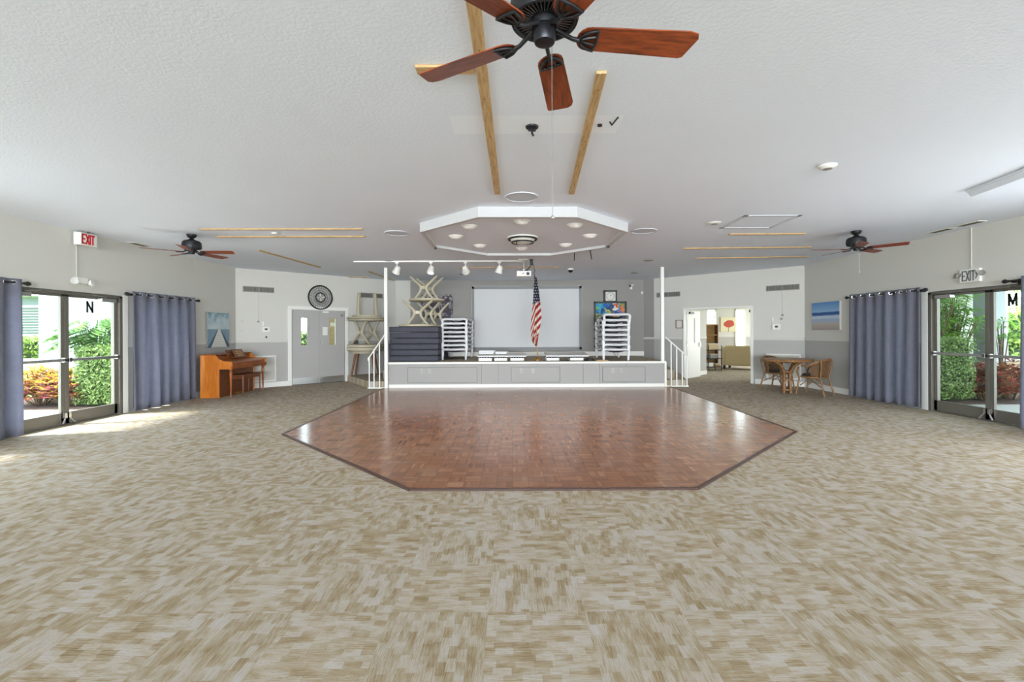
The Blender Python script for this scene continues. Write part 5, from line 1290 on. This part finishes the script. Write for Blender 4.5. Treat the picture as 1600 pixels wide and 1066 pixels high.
# ---------------------------------------------------------------- rattan table and chairs
r = thing('rattan_table', 'round rattan table between two rattan chairs by the right wall', 'table', (6.42, 10.92, 0), 0)
MB().lathe([(0, 0.765), (0.50, 0.765), (0.535, 0.775), (0.54, 0.79), (0.53, 0.80), (0, 0.80)], 44).build('table_top', 'rattan', r, smooth=35)
m = MB(); m.tube([(0.525 * math.cos(2 * PI * k / 40), 0.525 * math.sin(2 * PI * k / 40), 0.76) for k in range(40)], 0.018, 8, closed=True); m.build('rim', 'rattan', r, smooth=60)
for k in range(4):
    a = 2 * PI * k / 4 + 0.4; c, s = math.cos(a), math.sin(a)
    m = MB(); m.tube([(0.10 * c, 0.10 * s, 0.0), (0.075 * c, 0.075 * s, 0.3), (0.09 * c, 0.09 * s, 0.5), (0.20 * c, 0.20 * s, 0.66), (0.40 * c, 0.40 * s, 0.76)], 0.034, 10); m.build('leg', 'rattan', r, smooth=60)
m = MB()
for z in (0.08, 0.32, 0.5): m.tube([(0.115 * math.cos(2 * PI * k / 20), 0.115 * math.sin(2 * PI * k / 20), z) for k in range(20)], 0.018, 6, closed=True)
m.build('binding', 'rattan', r, smooth=60)
def rattan_chair(label, loc, rz):        # faces -y, back at +y
    r = thing('rattan_chair', label, 'chair', loc, rz, 'rattan armchairs at the round table')
    MB().prism([(0.25 * math.cos(2 * PI * k / 24), 0.24 * math.sin(2 * PI * k / 24)) for k in range(24)], 0.40, 0.425).build('seat', 'rattan', r, smooth=35)
    MB().lathe([(0, 0.425), (0.22, 0.425), (0.235, 0.445), (0.22, 0.47), (0, 0.48)], 24).build('seat_cushion', 'sofa_dark', r, smooth=50)
    m = MB(); m.tube([(0.262 * math.cos(2 * PI * k / 24), 0.252 * math.sin(2 * PI * k / 24), 0.405) for k in range(24)], 0.02, 8, closed=True); m.build('seat_frame', 'rattan', r, smooth=60)
    for a in (-1, 1):
        m = MB(); m.tube([(a * 0.25, -0.27, 0), (a * 0.225, -0.21, 0.38), (a * 0.25, -0.25, 0.52), (a * 0.29, -0.2, 0.62)], 0.019, 8); m.build('leg', 'rattan', r, smooth=60)
        m = MB(); m.tube([(a * 0.24, 0.31, 0), (a * 0.20, 0.215, 0.4), (a * 0.25, 0.25, 0.6), (a * 0.27, 0.26, 0.78)], 0.019, 8); m.build('leg', 'rattan', r, smooth=60)
        m = MB(); m.tube([(a * 0.225, -0.2, 0.2), (a * 0.1, -0.05, 0.36), (a * 0.21, 0.23, 0.2)], 0.012, 6); m.build('brace', 'rattan', r, smooth=60)
    rail = []
    for k in range(25):
        t = rad(-35) + rad(250) * k / 24; rail.append((0.32 * math.cos(t), 0.02 + 0.29 * math.sin(t), 0.66 + 0.15 * max(0, math.sin(t)) ** 0.8))
    m = MB(); m.tube(rail, 0.024, 10); m.build('arm_rail', 'rattan', r, smooth=60)
    def shell(u, v):
        t = rad(8) + rad(164) * u; top = 0.66 + 0.15 * max(0, math.sin(t)) ** 0.8
        R = 0.25 + 0.065 * v; return (R * math.cos(t) * 1.02, 0.02 + (R - 0.02) * math.sin(t), 0.43 + (top - 0.43) * v)
    m = MB()
    n = 20
    for k in range(n + 1):
        for dirn in (-1, 1):
            pts = [shell(min(1, max(0, k / n + dirn * 0.22 * (j / 6 - 0.5))), j / 6) for j in range(7)]
            m.tube(pts, 0.0065, 5)
    m.build('woven_back', 'rattan', r, smooth=60)
    m = MB(); m.grid(shell, 24, 6); m.build('back_panel', 'sofa_dark', r, smooth=60, solid=0.006)
    return r
c0 = rattan_chair('rattan armchair left of the round table, by the white grille', (6.60, 11.62, 0), rad(28))
dup(c0, (6.86, 10.62, 0), (0, 0, rad(-146)), 'rattan armchair right of the round table, its back toward us')

# ---------------------------------------------------------------- foyer furniture
r = thing('beige_sofa', 'beige fabric loveseat seen from behind in the foyer', 'sofa', (8.95, 17.75, 0), rad(-40))
MB().box(-0.78, 0.78, -0.42, 0.42, 0.14, 0.42).build('sofa_base', 'sofa_fabric', r, bevel=0.04)
m = MB(); m.prism([(-0.44, 0.14), (-0.30, 0.14), (-0.16, 0.42), (-0.22, 0.86), (-0.30, 0.90), (-0.40, 0.88)], -0.72, 0.72, Matrix(((0, 0, 1, 0), (1, 0, 0, 0), (0, 1, 0, 0), (0, 0, 0, 1)))); m.build('sofa_back', 'sofa_fabric', r, bevel=0.04)
for s in (-1, 1):
    m = MB(); m.prism([(-0.42, 0.14), (0.42, 0.14), (0.44, 0.56), (0.40, 0.60), (-0.1, 0.60), (-0.3, 0.84), (-0.40, 0.84)], min(s * 0.70, s * 0.86), max(s * 0.70, s * 0.86), Matrix(((0, 0, 1, 0), (1, 0, 0, 0), (0, 1, 0, 0), (0, 0, 0, 1)))); m.build('sofa_arm', 'sofa_fabric', r, bevel=0.035)
for a in (-1, 1):
    MB().box(min(a * 0.02, a * 0.68), max(a * 0.02, a * 0.68), -0.22, 0.40, 0.42, 0.56).build('seat_cushion', 'sofa_fabric', r, bevel=0.04)
    for b in (-1, 1): MB().box(a * 0.74 - 0.04, a * 0.74 + 0.04, b * 0.36 - 0.04, b * 0.36 + 0.04, 0, 0.14).build('leg', 'sofa_dark', r, bevel=0.008)
r = thing('metal_shelf', 'black open cart cluttered with boxes beside the foyer sofa', 'cart', (7.42, 17.35, 0), rad(10))
m = MB()
for a in (-1, 1):
    for b in (-1, 1): m.cyl((a * 0.26, b * 0.2, 0), (a * 0.26, b * 0.2, 0.92), 0.014, n=8)
m.build('cart_posts', 'black_plastic', r)
for z in (0.12, 0.42, 0.74): MB().box(-0.28, 0.28, -0.22, 0.22, z, z + 0.025).build('shelf_board', 'black_plastic', r)
rnd = random.Random(9)
for i, (x, y, z, w_, h, mt, lab) in enumerate(((-0.13, 0, 0.148, 0.2, 0.14, 'paper', 'white box on the bottom shelf of the black cart'), (0.14, -0.02, 0.148, 0.18, 0.10, 'tan_wood', 'tan box on the bottom shelf of the black cart'), (0.0, 0, 0.448, 0.3, 0.16, 'vent_metal', 'grey box on the middle shelf of the black cart'), (-0.02, 0, 0.768, 0.4, 0.22, 'sofa_fabric', 'beige basket on top of the black cart'))):
    b = MB(); b.box(-w_ / 2, w_ / 2, -0.14, 0.14, 0, h); o = b.build('storage_box', mt, bevel=0.01)
    M = Matrix.Translation((7.42, 17.35, 0)) @ Matrix.Rotation(rad(10), 4, 'Z'); o.location = M @ Vector((x, y, z)); o.rotation_euler = (0, 0, rad(10)); tag(o, lab, 'box')
    MB().box(-w_ / 2 - 0.006, w_ / 2 + 0.006, -0.146, 0.146, h - 0.02, h + 0.004).build('box_lid', 'off_white', o)
r = thing('tall_bookcase', 'tall tan bookcase standing below the left foyer window', 'bookcase', (7.98, 19.02, 0), 0)
m = MB(); m.box(-0.34, -0.31, -0.17, 0.17, 0, 1.72); m.box(0.31, 0.34, -0.17, 0.17, 0, 1.72); m.box(-0.34, 0.34, 0.15, 0.17, 0, 1.72); m.build('bookcase_side', 'leg_wood', r)
for z in (0.05, 0.45, 0.85, 1.28, 1.69): MB().box(-0.33, 0.33, -0.17, 0.16, z, z + 0.03).build('shelf_board', 'tan_wood', r)
m = MB(); m.box(-0.31, 0.31, 0.1, 0.15, 0.05, 1.7); m.build('bookcase_back', 'tan_wood', r)

# ---------------------------------------------------------------- outside
GZ = -0.05
g = MB(); g.box(-40, -7.26, -12, 40, GZ - 0.1, GZ - 0.02); g.box(7.71, 45, -12, 12.1, GZ - 0.1, GZ - 0.02); g.box(13.0, 45, 12.1, 40, GZ - 0.1, GZ - 0.02); g.box(-40, 45, 19.5, 40, GZ - 0.1, GZ - 0.02)
struct(g.build('ground', 'lawn'))
struct(MB().box(-17, -7.26, -3, 9.25, GZ - 0.06, GZ).build('patio_left', 'concrete'), 'pale concrete walk outside the N door', 'patio')
struct(MB().box(7.71, 17, -3, 9.4, GZ - 0.06, GZ).build('patio_right', 'concrete'), 'pale concrete walk outside the M door', 'patio')
struct(MB().box(-17, -7.26, 9.25, 11.0, GZ - 0.06, GZ + 0.03).build('planting_bed_left', 'mulch'), 'dark mulch bed outside the N door', 'planting bed')
struct(MB().box(7.71, 17, 9.4, 11.5, GZ - 0.06, GZ + 0.03).build('planting_bed_right', 'mulch'), 'dark mulch bed outside the M door', 'planting bed')

def leaves(m, pts, rnd, size, aspect=0.55):
    for p in pts:
        d = Vector((rnd.gauss(0, 1), rnd.gauss(0, 1), rnd.gauss(0.4, 0.8))).normalized(); u = d.orthogonal().normalized()
        u = (Matrix.Rotation(rnd.uniform(0, 6.28), 3, d) @ u); v = d.cross(u); L = size * rnd.uniform(0.7, 1.3); W_ = L * aspect
        p = Vector(p); o = len(m.v)
        m.v += [tuple(p - u * L * .5), tuple(p + v * W_ * .5 + d * L * .08), tuple(p + u * L * .5), tuple(p - v * W_ * .5 + d * L * .08)]
        m.f += [(o, o + 1, o + 2), (o, o + 2, o + 3)]
def hedge(name, x0, x1, y0, y1, h, n, size, label, mat='hedge_leaf', seed=1):
    rnd = random.Random(seed); r = thing(name, label, 'hedge', ((x0 + x1) / 2, (y0 + y1) / 2, GZ))
    w_, d = (x1 - x0) / 2, (y1 - y0) / 2
    m = MB(); pts = []
    for _ in range(n):
        f = rnd.random(); x, y, z = rnd.uniform(-w_, w_), rnd.uniform(-d, d), rnd.uniform(0.08, h)
        if f < 0.5: y = -d + rnd.gauss(0, 0.035)
        elif f < 0.75: z = h + rnd.gauss(0, 0.03)
        elif f < 0.88: x = (-w_ if rnd.random() < 0.5 else w_) + rnd.gauss(0, 0.03)
        else: y = d + rnd.gauss(0, 0.03)
        pts.append((x, y, z))
    leaves(m, pts, rnd, size); m.build('foliage', mat, r)
    MB().box(-w_ + 0.06, w_ - 0.06, -d + 0.06, d - 0.06, 0.05, h - 0.06).build('branch_mass', 'shrub_core', r)
    return r
simple('shrub_core', (46, 58, 34), 0.95, vary=0.4, scale=25)
hedge('clipped_hedge', -8.85, -7.62, 9.45, 10.15, 1.22, 7000, 0.055, 'clipped green hedge behind the right leaf of the N door', seed=2)
hedge('clipped_hedge', 8.15, 9.55, 9.65, 10.35, 1.30, 9000, 0.05, 'clipped green hedge behind the left leaf of the M door', seed=3)
def croton(x, y, h, R, n, mat, label, seed):
    rnd = random.Random(seed); r = thing('croton_bush', label, 'shrub', (x, y, GZ + 0.03), 0, 'colourful croton bushes outside the glass doors')
    m = MB(); st = MB()
    for k in range(n):
        a = rnd.uniform(0, 2 * PI); q = R * math.sqrt(rnd.random()); zt = h * rnd.uniform(0.25, 1.0) * (1 - 0.35 * q / R)
        p = Vector((q * math.cos(a), q * math.sin(a), zt))
        if k % 8 == 0: st.cyl((p.x * 0.3, p.y * 0.3, 0), p, 0.008, n=5)
        for j in range(7):
            b = 2 * PI * j / 7 + rnd.random(); e = rnd.uniform(0.15, 0.75)
            d = Vector((math.cos(b) * math.cos(e), math.sin(b) * math.cos(e), math.sin(e))); L = rnd.uniform(0.10, 0.17); sd = d.cross(Vector((0, 0, 1))).normalized() * L * 0.17
            o = len(m.v); m.v += [tuple(p), tuple(p + d * L * 0.5 + sd), tuple(p + d * L - Vector((0, 0, L * 0.15))), tuple(p + d * L * 0.5 - sd)]; m.f += [(o, o + 1, o + 2, o + 3)]
    m.build('foliage', mat, r); st.build('stem', 'trunk', r)
croton(-9.85, 9.75, 0.85, 0.55, 330, 'croton_leaf', 'yellow and red croton bush at the left edge of the N door view', 1)
croton(-9.15, 9.72, 0.80, 0.48, 300, 'croton_leaf', 'yellow and purple croton bush beside the hedge outside the N door', 2)
croton(9.98, 9.85, 0.82, 0.42, 280, 'croton_dark', 'dark red croton bush right of the hedge outside the M door', 3)
croton(10.62, 9.95, 0.85, 0.45, 280, 'croton_dark', 'dark red croton bush at the right edge of the M door view', 4)
def fan_palm(x, y, h, n, label, seed, spread=0.45, mat='palm_leaf', fl=0.42):
    rnd = random.Random(seed); r = thing('lady_palm', label, 'palm', (x, y, GZ + 0.03), 0, 'green palms outside the glass doors')
    m = MB(); st = MB()
    for k in range(n):
        a = rnd.uniform(0, 2 * PI); q = spread * rnd.uniform(0.1, 1.0); z = h * rnd.uniform(0.5, 0.95)
        c = Vector((q * math.cos(a), q * math.sin(a), z)); st.tube([(c.x * 0.25, c.y * 0.25, 0), (c.x * 0.5, c.y * 0.5, z * 0.6), tuple(c)], 0.009, 5)
        out = Vector((math.cos(a), math.sin(a), rnd.uniform(-0.1, 0.9))).normalized(); sd = out.cross(Vector((0, 0, 1))).normalized(); up = sd.cross(out)
        nl = rnd.randint(8, 11)
        for j in range(nl):
            t = (j / (nl - 1) - 0.5) * rad(230); d = (out * math.cos(t) + sd * math.sin(t) + up * 0.15).normalized(); L = fl * rnd.uniform(0.8, 1.15); wv = d.cross(up).normalized() * 0.017
            o = len(m.v); mid = c + d * L * 0.55; tip = c + d * L - Vector((0, 0, L * 0.28))
            m.v += [tuple(c), tuple(mid + wv), tuple(tip), tuple(mid - wv)]; m.f += [(o, o + 1, o + 2, o + 3)]
    m.build('frond', mat, r); st.build('stem', 'trunk', r)
fan_palm(9.55, 10.75, 2.35, 70, 'leafy fan palm behind the left end of the hedge at the M door', 1, 0.6)
fan_palm(10.2, 10.85, 2.4, 70, 'leafy fan palm behind the right end of the hedge at the M door', 2, 0.5)
fan_palm(10.95, 10.45, 1.9, 12, 'sparse fan palm in front of the white column at the M door', 3, 0.2, fl=0.34)
def big_leaf(x, y, h, n, label, seed):
    rnd = random.Random(seed); r = thing('split_leaf_plant', label, 'plant', (x, y, GZ + 0.03))
    m = MB(); st = MB()
    for k in range(n):
        a = rnd.uniform(0, 2 * PI); q = rnd.uniform(0.1, 0.5); z = h * rnd.uniform(0.72, 1.0) - q * 0.25; c = Vector((q * math.cos(a), q * math.sin(a), z))
        st.tube([(0, 0, 0.1), (c.x * 0.6, c.y * 0.6, z * 0.75), tuple(c)], 0.008, 5)
        out = Vector((math.cos(a), math.sin(a) - 0.4, -0.25)).normalized(); sd = out.cross(Vector((0, 0, 1))).normalized(); L = rnd.uniform(0.45, 0.68)
        for j in range(8):
            t = j / 7; base = c + out * L * t - Vector((0, 0, L * 0.3 * t * t))
            for s in (-1, 1):
                ln = L * 0.55 * math.sin(PI * (0.15 + 0.8 * t)); d = (sd * s + out * 0.55 - Vector((0, 0, 0.25))).normalized(); wv = out * 0.05
                o = len(m.v); m.v += [tuple(base - wv), tuple(base + d * ln * 0.6 + wv * 1.2 ), tuple(base + d * ln), tuple(base + d * ln * 0.5 - wv * 1.2)]; m.f += [(o, o + 1, o + 2, o + 3)]
    m.build('leaf_blades', 'broad_leaf', r); st.build('stem', 'broad_leaf', r)
big_leaf(-9.15, 10.3, 1.9, 46, 'large split leaf plant above the hedge outside the N door', 1)
# neighbouring buildings
r = struct(MB().box(-11.5, -7.27, 11.35, 11.55, GZ, 3.6).build('wall_outside_left', 'stucco_left'))
r = thing('neighbour_house', 'pale blue house with louvred windows beyond the N door', 'house', (-20, 19, GZ))
MB().box(-6, 3.6, 0, 5, 0, 3.1).build('house_wall', 'stucco_blue', r)
m = MB(); m.prism([(-0.7, 3.0), (6.0, 3.0), (2.6, 4.2)], -6.8, 4.4, Matrix(((0, 0, 1, 0), (1, 0, 0, 0), (0, 1, 0, 0), (0, 0, 0, 1)))); m.build('roof', 'roof_white', r)
for x, w_, z0, z1 in ((0.55, 0.55, 1.5, 2.6), (1.95, 0.22, 1.6, 2.35), (-2.2, 0.9, 1.4, 2.6)):
    m = MB(); m.box(x - w_ - 0.07, x + w_ + 0.07, -0.05, 0, z0 - 0.07, z1 + 0.07); f = m.build('window_frame', 'white_trim', r)
    s = MB(); z = z0
    while z < z1 - 0.05:
        s.add([(x - w_, -0.055, z), (x + w_, -0.055, z), (x + w_, -0.09, z + 0.09), (x - w_, -0.09, z + 0.09)], [(0, 1, 2, 3)]); z += 0.11
    s.build('louvres', 'louver_glass', f)
hedge('green_shrubs', -17.5, -12.6, 14.2, 15.2, 1.35, 4200, 0.13, 'loose green shrubs in front of the pale blue house', 'shrub_leaf', 5)
o = struct(MB().box(-18, -11.3, 13.2, 13.4, GZ, 0.75).build('wall_garden', 'tan_wall'), 'low tan garden wall beyond the crotons', 'garden wall')
o = struct(MB().box(11.15, 11.52, 10.9, 11.3, GZ, 3.4).build('pillar_white', 'stucco_white'))
o = MB().box(-0.7, 0.9, -0.2, 0.2, 0, 0.72).build('planter_wall', 'tan_wall', bevel=0.02); o.location = (12.15, 11.75, GZ); tag(o, 'low tan planter wall behind the dark croton at the M door', 'planter')
MB().box(-0.74, 0.94, -0.24, 0.24, 0.72, 0.78).build('planter_cap', 'concrete', o)
def palm_tree(x, y, h, seed, label, R=1.6, n=16):
    rnd = random.Random(seed); r = thing('palm_tree', label, 'tree', (x, y, GZ))
    MB().tube([(0, 0, 0), (0.05, 0.02, h * 0.5), (0, 0, h)], [0.16, 0.12, 0.10], 10).build('trunk', 'trunk', r, smooth=60)
    m = MB()
    for k in range(n):
        a = 2 * PI * k / n + rnd.random() * 0.3; e = rnd.uniform(-0.2, 1.0); d = Vector((math.cos(a), math.sin(a), 0)); sd = Vector((-d.y, d.x, 0)); pts = []
        for j in range(12):
            t = j / 11; pts.append(Vector((0, 0, h)) + d * R * t * math.cos(e * 0.6) + Vector((0, 0, R * (math.sin(e) * t - 0.75 * t * t))))
        for j in range(1, 12):
            for s in (-1, 1):
                L = R * 0.28 * (1 - 0.5 * j / 11); q = pts[j] + sd * s * L + (pts[j] - pts[j - 1]) * 0.8 - Vector((0, 0, L * 0.45)); wv = (pts[j] - pts[j - 1]) * 0.22
                o = len(m.v); m.v += [tuple(pts[j] - wv), tuple(pts[j] + wv), tuple(q)]; m.f += [(o, o + 1, o + 2)]
    m.build('frond', 'palm_leaf', r)
hedge('green_shrubs', -14.0, -6.5, 21.6, 22.8, 1.5, 3600, 0.16, 'shrubs seen through the narrow glass of the left grey door', 'hedge_leaf', 8)
palm_tree(16.2, 14.2, 2.2, 3, 'small palm tree on the lawn seen through the right leaf of the M door', 1.7, 18)
palm_tree(21.5, 18.5, 3.6, 4, 'taller palm tree farther off beyond the M door', 2.2, 18)
hedge('distant_hedge', 12.5, 26, 20.5, 22.0, 2.2, 3500, 0.26, 'distant light green hedge across the lawn beyond the M door', 'shrub_leaf', 6)
